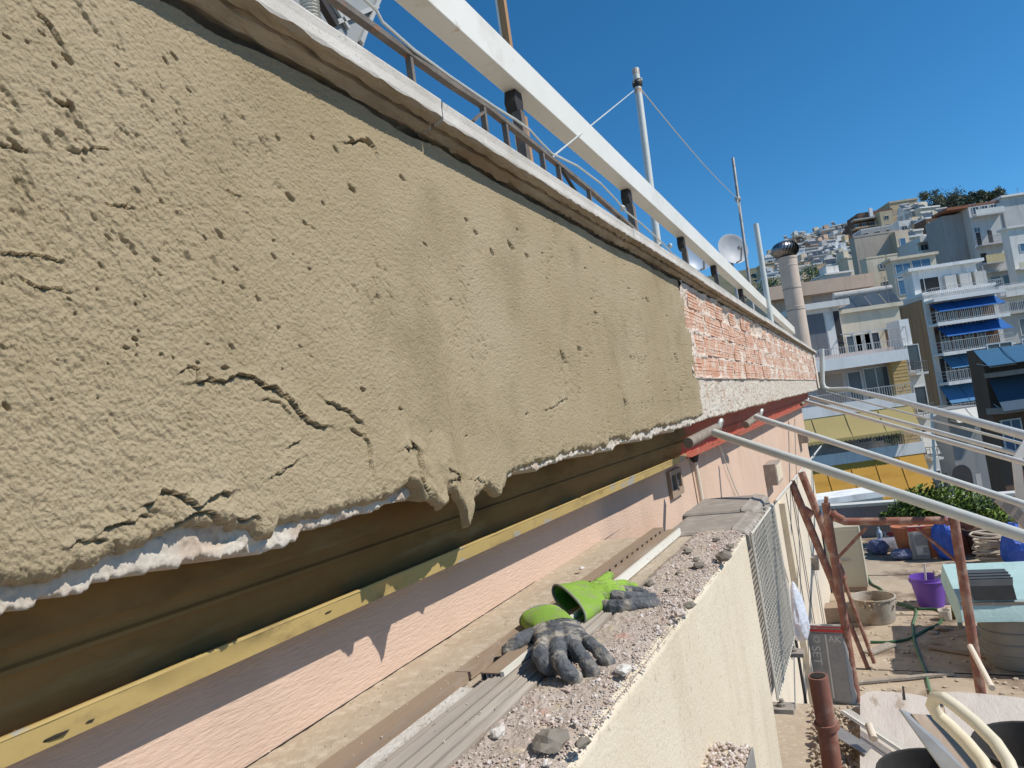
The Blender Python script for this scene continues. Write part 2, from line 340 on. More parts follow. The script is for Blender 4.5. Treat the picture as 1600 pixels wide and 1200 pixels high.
for pts, wd, dp, lp in (
    (((275, 580), (283, 572), (303, 580), (300, 598)), .003, .004, .002),
    (((305, 597), (340, 594), (362, 586), (390, 592), (412, 604), (440, 618), (458, 640), (475, 660), (504, 668)), .0042, .007, .0045),
    (((408, 626), (430, 630), (448, 648)), .003, .005, .002),
    (((507, 628), (525, 636), (540, 646), (556, 660)), .004, .007, .003),
    (((545, 672), (562, 678), (570, 695), (573, 742)), .004, .006, .002),
    (((225, 783), (245, 770), (265, 768), (290, 778), (303, 795), (318, 782), (352, 768)), .0042, .008, .004),
    (((160, 828), (190, 815), (228, 805)), .0035, .006, .003),
    (((110, 850), (140, 842), (160, 843)), .003, .005, .002),
    (((265, 822), (285, 808), (305, 800), (330, 802), (352, 818)), .006, .010, .004),
    (((370, 812), (400, 808), (404, 836)), .004, .007, .003),
    (((628, 700), (640, 695), (648, 705), (643, 745), (655, 770)), .005, .008, .004),
    (((440, 730), (455, 722)), .004, .007, .002), (((445, 700), (462, 690)), .003, .005, .002), (((420, 745), (440, 735)), .003, .005, .002),
    (((540, 222), (560, 220), (580, 228), (582, 236)), .004, .008, .003), (((62, 30), (80, 52), (90, 70)), .004, .007, .002),
    (((0, 232), (35, 238)), .003, .005, .002), (((85, 160), (105, 168), (110, 180)), .004, .007, .002),
    (((100, 235), (130, 238), (160, 236)), .0025, .004, .002), (((690, 750), (715, 745), (750, 752)), .004, .006, .003), (((688, 735), (702, 742)), .003, .005, .002),
    (((852, 640), (868, 632), (885, 622)), .004, .004, .002), (((350, 300), (370, 312)), .002, .004, .001), (((470, 350), (488, 362)), .002, .003, .001),
    (((0, 395), (40, 400), (90, 410)), .002, .003, .002), (((160, 320), (200, 325)), .002, .003, .002), (((30, 440), (70, 455), (100, 458)), .002, .003, .002)):
    crack(pts, wd, dp, lp)
# thin worn rim at the bottom and right, thick drips
edge = np.clip((Z-zb)/.012, 0, 1)
X = XW+.003+d-.010*(1-edge)**2
bul = np.exp(-((Y-.86)/.10)**2)*np.clip(1-(Z-zb)/.09, 0, 1)
X = X+.016*bul*(.5+fbm(Y*60, Z*50, 33, 3))
ce = np.clip((yend[:, None]-Y)/.035, 0, 1); X = X-.009*(1-ce)**2
hang = zb[0] < CZ-.080
X[0, :] = np.where(hang, X[2, :]-.010, -.585); X[1, :] = np.where(hang, X[2, :]-.004, X[1, :]); X[:, -1] = -.578; X[-1, :] = -.575
pl = np_grid_obj('fresh_mortar_coat', X, Y, Z, M['plaster'], house); pl['label'] = 'wet grey-beige mortar coat with pits, torn ridges and a ragged dripping lower edge'
# --- old white render below and behind -------------------------------
rl = [(-150, 985), (0, 955), (60, 944), (100, 930), (150, 917), (200, 905), (300, 880), (400, 857), (500, 822), (560, 806), (640, 781), (700, 766), (830, 733), (900, 711), (1000, 686), (1100, 655), (1180, 633), (1280, 608)]
ry, rz = pxline(rl, -.566)
n2 = 2400; yr = np.concatenate([np.geomspace(.2, 3, 1500), np.linspace(3.003, YE, n2-1500)])
nr = 70; vv = np.linspace(0, 1, nr)[:, None]
Yr = np.repeat(yr[None, :], nr, 0)
zbr = np.interp(yr, ry, rz)-.003+.0060*(fbm(yr*120, yr*0, 44, 4, .6)-.5)*2+.006*(fbm(yr*9, yr*0, 45, 3)-.5)*2
zbr -= .010*np.clip(vn(yr*28, yr*0, 99)-.72, 0, 1)*3.4
ztl = CZ+.100
Zr = zbr[None, :]+(ztl+.016*(fbm(yr*16, yr*0, 46, 4, .6)-.5)*2-zbr[None, :])*vv
Xr = -.5655+.0020*(fbm(Yr*24, Zr*50, 47, 4, .6)-.5)*2+.0016*(fbm(Yr*190, Zr*230, 48, 3, .6)-.5)*2-.004*np.clip((fbm(Yr*40, Zr*60, 49, 3)-.56)*12, 0, 1)
Xr = Xr-.009*np.clip((.62-Yr)/.2, 0, 1)
e2 = np.clip((Zr-zbr[None, :])/.005, 0, 1); Xr = Xr-.004*(1-e2)**2
Xr[0, :] = -.64; Xr[-1, :] = -.60
o = np_grid_obj('lintel_render', Xr, Yr, Zr, M['white_lime'], house); o['label'] = 'rough off-white old render band with a crumbling lower edge'
# --- masonry core (body of the wall) ---------------------------------
b = MB(); b.box((-.76, -1.5, CZ-.05), (-.588, YE-.02, CZ+.465)); b.build('masonry_core', M['mortar'], house)
# --- bricks and mortar -------------------------------------------------
def brick_mesh(L, H, seed):
    r = random.Random(seed); b = MB(); g = 6; x0 = .0; x1 = .022
    zs = []; h = H/g
    for k in range(g):
        zs += [(k*h+.0008, x1), (k*h+h*.62, x1), (k*h+h*.66, x1-.0011), (k*h+h-.0002, x1-.0011)]
    prof = [(x0, 0)]+[(x, z) for z, x in zs]+[(x0, H)]
    P = [[(x+(r.uniform(-.0015, .0015) if 0 < i < len(prof)-1 else 0), y, z) for y in (0, L)] for i, (x, z) in enumerate(prof)]
    b.grid(P); n = len(prof)
    for y in (0, L): b.add([(x, y, z) for x, z in prof], [tuple(range(n))])
    return b.mesh('brick', M['brick'])
rows = [(CZ+.102, .084), (CZ+.196, .084), (CZ+.290, .084), (CZ+.384, .078)]
BM = [brick_mesh(.188, .083, k) for k in range(5)]; base = wloc(house)
for ri, (z0, h) in enumerate(rows):
    y = 2.72+(.1 if ri % 2 else 0); k = 0
    while y+.19 < YE-.05:
        if not ((ri == 3 and random.random() < .35 and y > 3.4)):
            x = -.580+random.uniform(-.004, .004)
            ob = inst(random.choice(BM), 'brick', house, Vector((x, y, z0))-base, (0, 0, random.uniform(-.01, .01)), (1, 1, h/.083))
        y += .198; k += 1
ym = np.linspace(2.70, YE, 1500); zm = np.linspace(CZ+.094, ZT+.002, 150)
Ym, Zm = np.meshgrid(ym, zm)
Xm = -.5595+.0022*np.clip((Ym-3)/3, 0, 1)+.0130*(fbm(Ym*7, Zm*13, 57, 4, .6)-.5)*2+.0045*(fbm(Ym*60, Zm*80, 58, 3)-.5)*2
for ri, (z0, h) in enumerate(rows):
    inside = np.clip(np.minimum(Zm-z0, z0+h-Zm)/.010, 0, 1)
    yb = (Ym-(2.72+(.1 if ri % 2 else 0))) % .198; insy = np.clip(np.minimum(yb, .188-yb)/.008, 0, 1)
    msk = inside*insy
    brk = _h(np.floor((Ym-(2.72+(.1 if ri % 2 else 0)))/.198), np.full(Ym.shape, ri*1.), 5)
    Xm = Xm-msk*(.0020+.0075*np.clip((brk-.3)*3, 0, 1))*np.where(Ym > 2.9, 1, .6)
Xm = Xm+.010*np.clip((Zm-(ZT-.05))/.05, 0, 1)*(vn(Ym*20, Zm*0, 3))
for py_, pz_, r_ in [(lambda P: (P.y, P.z, 0))(onx(a, b_, -.565))[:2]+(rr,) for a, b_, rr in ((1085, 487, .016), (1105, 503, .012), (1082, 524, .012), (1098, 525, .009), (1158, 512, .012), (1190, 532, .014), (1184, 537, .01))]:
    q = ((Ym-py_)/(r_*1.5))**2+((Zm-pz_)/r_)**2; Xm = Xm-.05*np.clip(1.1-q, 0, 1)
Xm[0, :] = -.6; Xm[-1, :] = -.6
o = np_grid_obj('joint_mortar', Xm, Ym, Zm, M['mortar'], house); o['label'] = 'crumbling pale mortar smeared between and over the bricks'
# coat end block at the far end
b = MB(); P = []
for i in range(14):
    row = []
    for j in range(18):
        y = YE-.42+.43*j/17; z = CZ-.02+(ZT-CZ+.02)*i/13
        row.append((-.548+.004*random.random(), y+.01*random.random()*(j == 0), z))
    P.append(row)
b.grid(P); b.box((-.76, YE-.41, CZ-.02), (-.553, YE+.012, ZT-.003)); e = b.build('end_block', M['mortar'], house); e['label'] = 'grey rendered end block of the parapet'

# ------------------------------------------------------------------ coping
cop = thing('coping', (-.65, 3, ZT), 'long coping of pale terrazzo slabs along the top of the parapet wall', 'coping')
def coping_slab(y0, y1, k):
    n = max(8, int((y1-y0)*60)); XF = -.515; rr = random.Random(k)
    prof = [(-.80, ZT+.050), (-.56, ZT+.0495), (XF+.001, ZT+.049), (XF+.002, ZT+.047), (XF, ZT+.036), (XF, ZT+.0225), (XF-.001, ZT+.0195),
            (XF-.006, ZT+.0175), (XF-.013, ZT+.0165), (XF-.018, ZT+.0155), (XF-.0195, ZT+.024), (XF-.0235, ZT+.024), (XF-.025, ZT+.013),
            (XF-.033, ZT+.008), (XF-.040, ZT+.005), (XF-.043, ZT+.014), (XF-.050, ZT+.014), (XF-.056, ZT+.014), (XF-.066, ZT+.03), (-.80, ZT+.03)]
    ys = np.linspace(y0+.0012, y1-.0012, n); dz = rr.uniform(-.0016, .0016); dx = rr.uniform(-.002, .002)
    P = []
    for y in ys:
        row = []
        for i, (x, z) in enumerate(prof):
            ja = (0 if i < 3 else .0010 if i < 6 else .0032)
            a = (float(fbm(np.array([y*70+i*3.]), np.array([i*.7]), 7+k, 3)[0])-.5)*2
            a2 = (float(fbm(np.array([y*16]), np.array([i*.5]), 9, 2)[0])-.5)*2
            row.append((x+dx+ja*a*(.6 if i < 7 else 1.), y, z+dz+ja*a*1.2+(0.003*a2 if 14 <= i <= 17 else .0012*a2 if 7 <= i < 14 else 0)))
        P.append(row)
    b = MB(); b.grid([r+[r[0]] for r in P]); b.add(P[0], [tuple(range(len(prof)))[::-1]]); b.add(P[-1], [tuple(range(len(prof)))])
    mi = []
    m = len(prof)
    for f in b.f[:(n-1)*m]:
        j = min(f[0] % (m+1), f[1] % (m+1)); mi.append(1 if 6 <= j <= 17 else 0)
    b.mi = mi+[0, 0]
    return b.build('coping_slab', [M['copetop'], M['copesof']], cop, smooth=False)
ys = [-.25, .945, 1.98, 3.0, 4.05, 5.1, 6.1, 7.15, 8.2, 9.2, 10.25, YE+.03]
for k, (a, b_) in enumerate(zip(ys, ys[1:])): coping_slab(a, b_, k)

# ------------------------------------------------------------------ roof body behind, our house
b = MB(); b.box((-7, -1.5, CZ+.2), (-.765, 12.7, CZ+.47)); tag(b.build('flat_roof', M['ledge']), kind='structure')
YC = 10.2; XS = -.756
hw = thing('house_facade', (-1.2, 4, 0), 'salmon and cream painted side wall of the house under the parapet', 'house wall')
b = MB(); b.box((-1.0, -1.5, 0.0), (XS, YC, CZ+.2)); o = b.build('wall', [M['salmon']], hw)
o['label'] = 'salmon painted wall, shaded along its top'
b = MB(); b.box((-7, YC-.25, 0.0), (-1.004, YC-.003, CZ+.2)); b.build('end_wall', M['creamsm'], hw)
b = MB(); b.box((-7, YC+.002, CZ+.15), (-.70, YE-.03, CZ+.197)); b.build('roof_overhang', M['creamsm'], hw)
# cream lower paint: a slightly proud coat on the lower, far part of the wall
P0 = onx(1212, 783, XS); P1 = onx(1283, 697, XS)
b = MB(); b.prism([(XS-.004, 4.2, 0.01), (XS-.004, YC-.004, 0.01), (XS-.004, YC-.004, P1.z+.02), (XS-.004, P1.y, P1.z), (XS-.004, P0.y, P0.z), (XS-.004, 4.2, P0.z-.1)], (.008, 0, 0))
b.build('cream_paint_coat', M['creamsm'], hw)
# vertical door joints, slots
def wallrect(y0, y1, z0, z1, t, name, m, parent=hw, x=XS, lab=None):
    b = MB(); b.box((x-.01, min(y0, y1), min(z0, z1)), (x+t, max(y0, y1), max(z0, z1))); o = b.build(name, m, parent)
    if lab: o['label'] = lab
    return o
def wallline(pts, wd, t, name, m, x=XS+.004):
    b = MB(); P = [onx(a, c, x+t/2) for a, c in pts]
    for a, c in zip(P, P[1:]): b.bar(a, c, t, wd, up=(0, 1, 0))
    return b.build(name, m, hw)
for pts in (((1227, 770), (1243, 865), (1262, 985)), ((1237, 762), (1253, 870), (1274, 1005)), ((1262, 835), (1268, 890)), ((1270, 868), (1292, 960))):
    a = onx(*pts[0], XS); c = onx(*pts[-1], XS)
    wallrect(a.y, a.y+.022, 0.02, a.z, .0075, 'door_joint', M['dark'])
for (a, c, wd) in (((1201, 800), (1222, 905), .10), ((1237, 930), (1268, 1168), .085)):
    A = onx(*a, XS); B_ = onx(*c, XS); wallrect(B_.y-.02, B_.y+wd, B_.z, A.z, .012, 'dark_slot', M['blackstrip'], lab='dark open gap beside the shutter')
for (a, c, wd) in (((1214, 790), (1237, 918), .12), ((1243, 985), (1275, 1165), .13)):
    A = onx(*a, XS); B_ = onx(*c, XS); wallrect(B_.y, B_.y+wd, B_.z, A.z, .05, 'shutter_post', M['cream'], lab='beige upright of the door shutter')
a = onx(1265, 845, XS); wallrect(a.y, a.y+.16, a.z-.45, a.z, .006, 'white_panel', M['white'])
b = MB(); A = onx(1212, 783, XS+.02); B_ = onx(1283, 697, XS+.02); b.tube([A, B_], .011, 8); b.build('diagonal_conduit', M['pipe'], hw)
A = onx(1235, 820, XS+.02); b = MB(); b.tube([A, A+Vector((0, -.1, 0)), A+Vector((0, -.1, .05))], .006, 6); b.build('wall_hook', M['galv'], hw)
A = onx(1268, 880, XS); wallrect(A.y-.07, A.y+.07, A.z-.06, A.z+.07, .07, 'socket_box', M['cap'], lab='small brown weatherproof box')
# small windows and wall lamps
def boxthing(px0, py0, px1, py1, dep, name, label, cat, m, m2, group=None):
    a = onx(px0, py0, XS); c = onx(px1, py1, XS); y0, y1 = sorted((a.y, c.y)); z0, z1 = sorted((a.z, c.z))
    t = thing(name, (XS, (y0+y1)/2, z0), label, cat, group)
    b = MB(); b.box((XS-.005, y0, z0), (XS+dep, y1, z1)); b.build('housing', m, t)
    b = MB(); b.box((XS+dep, y0+.02, z0+.02), (XS+dep+.006, y1-.02, z1-.02)); b.build('cover', m2, t); return t
boxthing(1192, 727, 1206, 750, .085, 'wall_vent_box', 'small grey box standing out from the salmon wall above the air conditioner', 'vent box', M['cap'], M['cream'])
boxthing(1246, 678, 1252, 690, .10, 'wall_vent_box', 'tiny brown box high on the salmon wall near its far corner', 'vent box', M['cap'], M['strip'])
for (q0, q1) in (((1040, 738), (1054, 776)),):
    a = onx(*q0, XS); c = onx(*q1, XS); y0 = a.y; y1 = y0+.20
    b = MB(); z0, z1 = c.z, a.z
    for lo, hi in (((y0, z0), (y0+.022, z1)), ((y1-.022, z0), (y1, z1)), ((y0+.022, z0), (y1-.022, z0+.03)), ((y0+.022, z1-.02), (y1-.022, z1)), (((y0+y1)/2-.008, z0+.03), ((y0+y1)/2+.008, z1-.02))):
        b.box((XS-.01, lo[0], lo[1]), (XS+.016, hi[0], hi[1]))
    wf = b.build('window', M['strip'], hw); wf['label'] = 'narrow dark window slit with a beige frame'
    b = MB(); b.box((XS-.012, y0+.022, z0+.03), (XS+.004, y1-.022, z1-.02)); pn = b.build('pane', M['glass'], hw); pn.parent = wf; pn.location = (0, 0, 0)
b = MB(); b.prism([(-.757, -.5, CZ-.362), (-.702, -.5, CZ-.362), (-.7545, 2.2, CZ-.362), (-.757, 2.2, CZ-.362)], (0, 0, .147)); o = b.build('near_wall_coat', M['salmon'], hw); o['label'] = 'near part of the salmon wall with horizontal combed texture'
b = MB(); b.prism([(-.720, -.5, CZ-.3625), (-.700, -.5, CZ-.3625), (-.7552, 2.2, CZ-.3625), (-.757, 2.2, CZ-.3625)], (0, 0, .0075)); o = b.build('base_joint', M['dark'], hw)
# drain pipe with hopper and hanging cable
A = onx(1086, 722, XS+.02); B_ = onx(1096, 778, XS+.02)
t = thing('drain_pipe', (A.x, A.y, B_.z), 'thin off-white drain pipe with a black hopper on the salmon wall', 'pipe')
b = MB(); b.tube([A, A+Vector((0, .01, -.1)), Vector((A.x, A.y+.03, B_.z-.15))], .011, 10); b.build('pipe', M['creamsm'], t)
b = MB(); b.lathe([(.012, 0), (.016, .01), (.028, .05), (.024, .05), (.01, .01)], 12, loc=A); b.build('hopper', M['black'], t)
P = [onx(x, y, XS+.015) for x, y in ((1120, 688), (1128, 705), (1138, 735), (1150, 765), (1156, 778))]
b = MB(); b.tube(P, .003, 6); tag(b.build('hanging_cable', M['pipe']), 'thin pale cable hanging down the salmon wall from the pipe bracket', 'cable')

# ------------------------------------------------------------------ sheet metal cornice (yellow, then red)
def cornice(y0, y1, lab, name, mm, split=False, seed=0):
    prof = [(-.600, .035), (-.640, -.055), (-.640, -.085), (-.633, -.112), (-.6325, -.1165), (-.648, -.117), (-.650, -.134), (-.6455, -.1365), (-.645, -.1405), (-.657, -.141),
            (-.660, -.155), (-.666, -.178), (-.668, -.196), (-.648, -.186), (-.645, -.1865), (-.6445, -.189), (-.6455, -.1895), (-.6480, -.2075), (-.6485, -.2105), (-.70, -.214), (-.752, -.212)]
    prof = [(max(x-.020*(k > 0), -.753), z*1.025 if z < 0 else z) for k, (x, z) in enumerate(prof)]
    n = int((y1-y0)*30); b = MB(); P = []
    for i in range(n+1):
        y = y0+(y1-y0)*i/n; wv = (fbm(np.array([y*2.]), np.array([0.]), seed, 2)[0]-.5)*.003
        ed = (fbm(np.array([y*14.]), np.array([0.]), seed+5, 3)[0]-.5)*.0028
        P.append([(x+(wv if 0 < k < 20 else 0)+(ed if 13 <= k <= 15 else 0), y, CZ+z) for k, (x, z) in enumerate(prof)])
    b.grid(P); t = thing(name, (-.65, (y0+y1)/2, CZ-.21), lab, 'cornice')
    m = len(prof)
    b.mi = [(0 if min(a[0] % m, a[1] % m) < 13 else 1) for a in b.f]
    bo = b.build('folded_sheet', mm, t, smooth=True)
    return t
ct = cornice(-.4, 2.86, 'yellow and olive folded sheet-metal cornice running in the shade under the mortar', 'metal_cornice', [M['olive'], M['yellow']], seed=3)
for px, py, L in ((512, 957, .022), (88, 1150, .030), (140, 1127, .014), (880, 792, .02), (960, 757, .02), (1003, 741, .02), (1045, 725, .02)):
    P = onx(px, py, -.6675); b = MB(); b.lump(P, L*.24, seed=px, sub=1, sq=(.35, 1.5, .28)); o = b.build('rust_hole', M['dark'], ct)
cornice(2.865, YC+.1, 'brick-red painted section of the sheet-metal cornice beyond the pipe brackets', 'metal_cornice', [M['red'], M['red']], seed=9)
# ================================================================== LEDGE
ZL = CZ-.359
led = thing('balcony_wall', (-.54, .8, 0), 'thick cream stuccoed balcony wall whose dusty top carries the work gloves', 'wall')
b = MB(); b.box((-.7555, -.9, 0), (-.341, 1.955, ZL-.004)); b.build('wall', M['cream'], led)
# rounded cream face
ys = np.linspace(-.9, 1.962, 240); zs = np.concatenate([np.linspace(0, ZL-.05, 40), np.linspace(ZL-.048, ZL+.001, 14)])
Yc, Zc = np.meshgrid(ys, zs)
rnd = np.clip((Zc-(ZL-.011))/.012, 0, 1)
Xc = -.334-.010*rnd**2+.0018*(fbm(Yc*9, Zc*9, 5, 3)-.5)*2+.0008*(fbm(Yc*60, Zc*60, 6, 2)-.5)*2
Xc[0, :] = -.36; Xc[-1, :] = -.345; Xc = np.vstack([Xc, Xc[-1:]*0-.360, Xc[-1:]*0-.400]); Yc = np.vstack([Yc, Yc[-1:], Yc[-1:]]); Zc = np.vstack([Zc, Zc[-1:]+.0015, Zc[-1:]-.004])
o = np_grid_obj('stucco_face', Xc, Yc, Zc, M['cream'], led); o['label'] = 'grainy cream stucco face with a water stain'
b = MB(); b.box((-.76, 1.956, 0), (-.335, 1.968, ZL-.002)); b.build('wall_end', M['cream'], led)
# top sheet
xs = np.linspace(-.757, -.372, 150); ys = np.linspace(-.3, 1.99, 420)
Xt, Yt = np.meshgrid(xs, ys)
Zt = ZL+.0012*(fbm(Xt*60, Yt*60, 3, 3)-.5)*2+.003*(fbm(Xt*9, Yt*9, 4, 2)-.5)
g = np.clip((Xt+.47)/.03, 0, 1)
Zt = Zt+g*(.004+.006*fbm(Xt*30, Yt*30, 11, 3)+.004*(fbm(Xt*150, Yt*150, 12, 2)))*np.clip((-.372-Xt)/.02, 0, 1)
Zt[:, -1] = ZL-.012; Zt[Xt < -.610] += .002
o = np_grid_obj('dusty_top', Xt, Yt, Zt, M['ledge'], led, flip=False); o['label'] = 'top of the wall under sand and dust'
# rubble dust sheet (thicker dust next to the edge)
xs = np.linspace(-.475, -.338, 120); ys = np.linspace(.1, 1.97, 700); Xt, Yt = np.meshgrid(xs, ys)
edge = np.clip((-.341-Xt)/.022+.25*(fbm(Xt*50, Yt*50, 9, 2)-.5), 0, 1)*np.clip((Xt+.475+.02*(fbm(Yt*20, Yt*0, 8, 2)-.3))/.03, 0, 1)
Zt = ZL-.002+edge*(.006+.007*fbm(Xt*40, Yt*40, 21, 3)+.005*fbm(Xt*190, Yt*190, 22, 2))
du = np_grid_obj('rubble_dust', Xt, Yt, Zt, M['dust'], None); tag(du, 'layer of pinkish brick and mortar dust along the outer edge of the balcony wall top', 'dust', kind='stuff')
b = MB()
for k in range(9000):
    y = .25+1.7*random.random()**1.0; q = random.random(); x = -.337-.115*q**1.45+random.uniform(-.006, .006)
    if 1.02 < y < 1.3 and x < -.41: continue
    s = random.choice((.0006, .0007, .0009, .0011, .0014, .0019))*(1.1 if y < 1.2 else 1.35)*(1 if random.random() < .955 else 2.4)
    if s > .005: s = .005
    b.lump((x, y, ZL+(.010 if x < -.352 else .010-.009*(x+.352)/.015)+s*.3), s, seed=k, sub=1, sq=(1, random.uniform(.7, 1.4), .7))
for k in range(1600):
    x = random.uniform(-.74, -.36) if random.random() < .4 else random.uniform(-.47, -.37); y = random.uniform(.35, 1.95); s = random.uniform(.0006, .0014)
    b.lump((x, y, ZL+.004+(.012 if x > -.61 and x < -.47 else 0)), s, seed=k, sub=1)
tag(b.build('brick_rubble', M['rubble']), 'small crumbs of brick and old render scattered on the balcony wall top', 'rubble', kind='stuff')
# ICO[1] is a 42-vertex ball: larger single lumps as things
for i, (px, py, r, mm, lab) in enumerate((
    (862, 1164, .017, 'lump', 'largest grey mortar lump, lying near the bottom edge of the photo on the wall top'),
    (911, 1164, .008, 'lump', 'small grey mortar crumb just right of the largest lump'),
    (1092, 886, .013, 'lump', 'flat grey mortar lump left of the roundest one near the far end of the wall'),
    (1131, 873, .018, 'lump', 'round grey mortar lump at the cream edge near the air conditioner cover'),
    (1075, 863, .011, 'lump', 'flat dark mortar scrap in the gravel below the white-edged profile'),
    (1088, 876, .008, 'lump', 'small dark crumb between the flat lumps'),
    (1016, 913, .010, 'lump', 'long flat mortar scrap just above the fingers of the upper glove'),
    (1060, 897, .006, 'lump', 'small dark crumb in the middle of the gravel'),
    (1043, 923, .006, 'lump', 'dark crumb right of the upper glove fingertips'),
    (1078, 948, .010, 'lump', 'brown flake of mortar standing at the cream edge'),
    (1062, 960, .009, 'rubble', 'pale stone at the cream edge right of the gloves'),
    (975, 1050, .010, 'render', 'white chip of render right of the grey glove'),
    (908, 889, .007, 'render', 'white chip on the beige band behind the upper glove'),
    (701, 1062, .005, 'render', 'white chip on the beige band left of the brown board'),
    (778, 1148, .009, 'render', 'pale flat flake on the sand right of the slats'),
    (1120, 845, .010, 'lump', 'dark mortar scrap in front of the air conditioner cover'),
    (1140, 855, .009, 'lump', 'dark scrap beside the corner of the air conditioner cover'))):
    P = onz(px, py, ZL+(.012 if px > 850 or py > 1100 else .003)); b = MB(); b.lump(P+Vector((0, 0, r*.3)), r, seed=i+40, sub=2, sq=(1, 1.35, .55))
    o = b.build('mortar_lump' if mm == 'lump' else 'render_chip', M[mm], smooth=False); tag(o, lab, 'lump' if mm == 'lump' else 'chip', 'loose pieces on the balcony wall top')
# boards, slats, profiles on the ledge
def plankbox(x0, x1, y0, y1, z0, z1, name, m, label, cat, group=None, seed=1, tilt=0):
    b = MB(); n = 40; r = random.Random(seed); P = []
    for i in range(n+1):
        y = y0+(y1-y0)*i/n; t = tilt*i/n
        e = [r.uniform(-.0006, .0006) for _ in range(4)]
        P.append([(x0+e[0]+t, y, z0), (x0+e[1]+t, y, z1), (x1+e[2]+t, y, z1), (x1+e[3]+t, y, z0), (x0+e[0]+t, y, z0)])
    b.grid(P); b.add(P[0][:4], [(0, 1, 2, 3)]); b.add(P[-1][:4], [(0, 1, 2, 3)])
    return tag(b.build(name, m), label, cat, group)
G = 'boards and profiles lying along the balcony wall top'
plankbox(-.607, -.577, -.2, .905, ZL+.002, ZL+.016, 'brown_board', M['strip'], 'flat brown board nearest the salmon wall, lower left piece', 'board', G, 1)
plankbox(-.606, -.578, .915, 1.42, ZL+.002, ZL+.013, 'brown_board', M['strip'], 'short worn brown board under the thumb of the grey glove', 'board', G, 2)
plankbox(-.604, -.575, 1.43, 2.05, ZL+.002, ZL+.017, 'brown_board', M['strip'], 'brown board with a row of dark holes, beyond the gloves', 'board', G, 3)
bb = [o for o in COL.objects if o.name.startswith('brown_board')][-1]
for k in range(12):
    y = 1.5+.045*k; b = MB(); b.box((-.577, y, ZL+.008), (-.5742, y+.014, ZL+.013)); b.build('dark_slot', M['dark'], bb)
plankbox(-.566, -.548, -.2, .865, ZL+.002, ZL+.010, 'pale_board_strip', M['render'], 'narrow pale crumbling strip between the brown board and the slats', 'strip', G, 4)
# hollow brown profile with white rim
t = thing('hollow_profile', (-.545, 1.4, ZL), 'brown hollow plastic profile with a white edge, its dark open end facing the camera', 'profile', G)
y0, y1 = .893, 1.985; xa, xb = -.5475, -.516
for nm, lo, hi, mm in (('top_skin', (xa, y0, ZL+.0185), (xb, y1, ZL+.0205), 'strip'), ('side_skin', (xa, y0, ZL+.004), (xa+.0015, y1, ZL+.0184), 'strip'),
                       ('bottom_skin', (xa+.0016, y0+.002, ZL+.004), (xb, y1, ZL+.0052), 'strip'), ('white_edge', (xb+.0002, y0, ZL+.004), (xb+.0062, y1, ZL+.0225), 'white')):
    b = MB(); b.box(lo, hi); b.build(nm, M[mm], t)
for k in range(3):
    x = xa+.008+.0075*k; b = MB(); b.box((x, y0+.001, ZL+.0053), (x+.0009, y1-.01, ZL+.0184)); b.box((x+.001, y0+.001, ZL+.0122), (x+.0032, y0+.03, ZL+.0132)); b.build('inner_web', M['white'], t)
b = MB(); b.box((xa+.002, y0+.06, ZL+.0056), (xb-.0002, y0+.064, ZL+.0182)); b.build('inner_shadow', M['blackstrip'], t)
# grey grooved slats
sl = [(-.545, -.537, .010), (-.5365, -.528, .014), (-.527, -.5095, .0165), (-.5085, -.492, .015), (-.4905, -.474, .0145), (-.4725, -.4585, .012)]
for k, (a, c, h) in enumerate(sl):
    b = MB(); n = 60; P = []; y1 = [.93, .90, 1.30, 1.34, 1.30, 1.26][k]; r = random.Random(k+5); m = 7
    for i in range(n+1):
        y = -.2+(y1+.2)*i/n; row = [(a, y, ZL)]
        for j in range(m):
            q = j/(m-1); row.append((a+(c-a)*q, y, ZL+h-(.0022 if j in (2, 4) else 0)-(.0015 if j in (0, m-1) else 0)+r.uniform(-.0003, .0003)))
        row.append((c, y, ZL)); P.append(row)
    b.grid(P); b.add(P[-1], [tuple(range(len(P[-1])))])
    tag(b.build('grey_slat', M['slat']), 'weathered grey-brown grooved slat, %s counted from the brown boards' % ('first', 'second', 'third', 'fourth', 'fifth', 'sixth and outermost')[k], 'slat', G)

# ================================================================== GLOVES
def blob(name, chains, m, parent, vox=.0020, smooth=3, crease=.0016):
    b = MB()
    for ch in chains:
        for (p, r, sq), (q, r2, sq2) in zip(ch, ch[1:]+[ch[-1]] if len(ch) > 1 else [ch[0]]):
            n = max(1, int((Vector(q)-Vector(p)).length/.0035))
            for i in range(n+1):
                t = i/n; c = Vector(p).lerp(Vector(q), t); rr = r+(r2-r)*t
                b.add([Vector((v[0]*rr, v[1]*rr, v[2]*rr*(sq+(sq2-sq)*t)))+c for v in ICO[2][0]], ICO[2][1])
    o = b.build(name, m, parent, fix=False)
    md = o.modifiers.new('remesh', 'REMESH'); md.mode = 'VOXEL'; md.voxel_size = vox; md.use_smooth_shade = True
    md = o.modifiers.new('smooth', 'SMOOTH'); md.iterations = smooth; md.factor = .5
    tx = bpy.data.textures.new(name+'_wrinkle', 'CLOUDS'); tx.noise_scale = .011; tx.noise_depth = 4
    md = o.modifiers.new('wrinkle', 'DISPLACE'); md.texture = tx; md.strength = crease*3.4; md.mid_level = .5; md.texture_coords = 'GLOBAL'
    return o
def L(px, py, h): return onz(px, py, ZL+h)
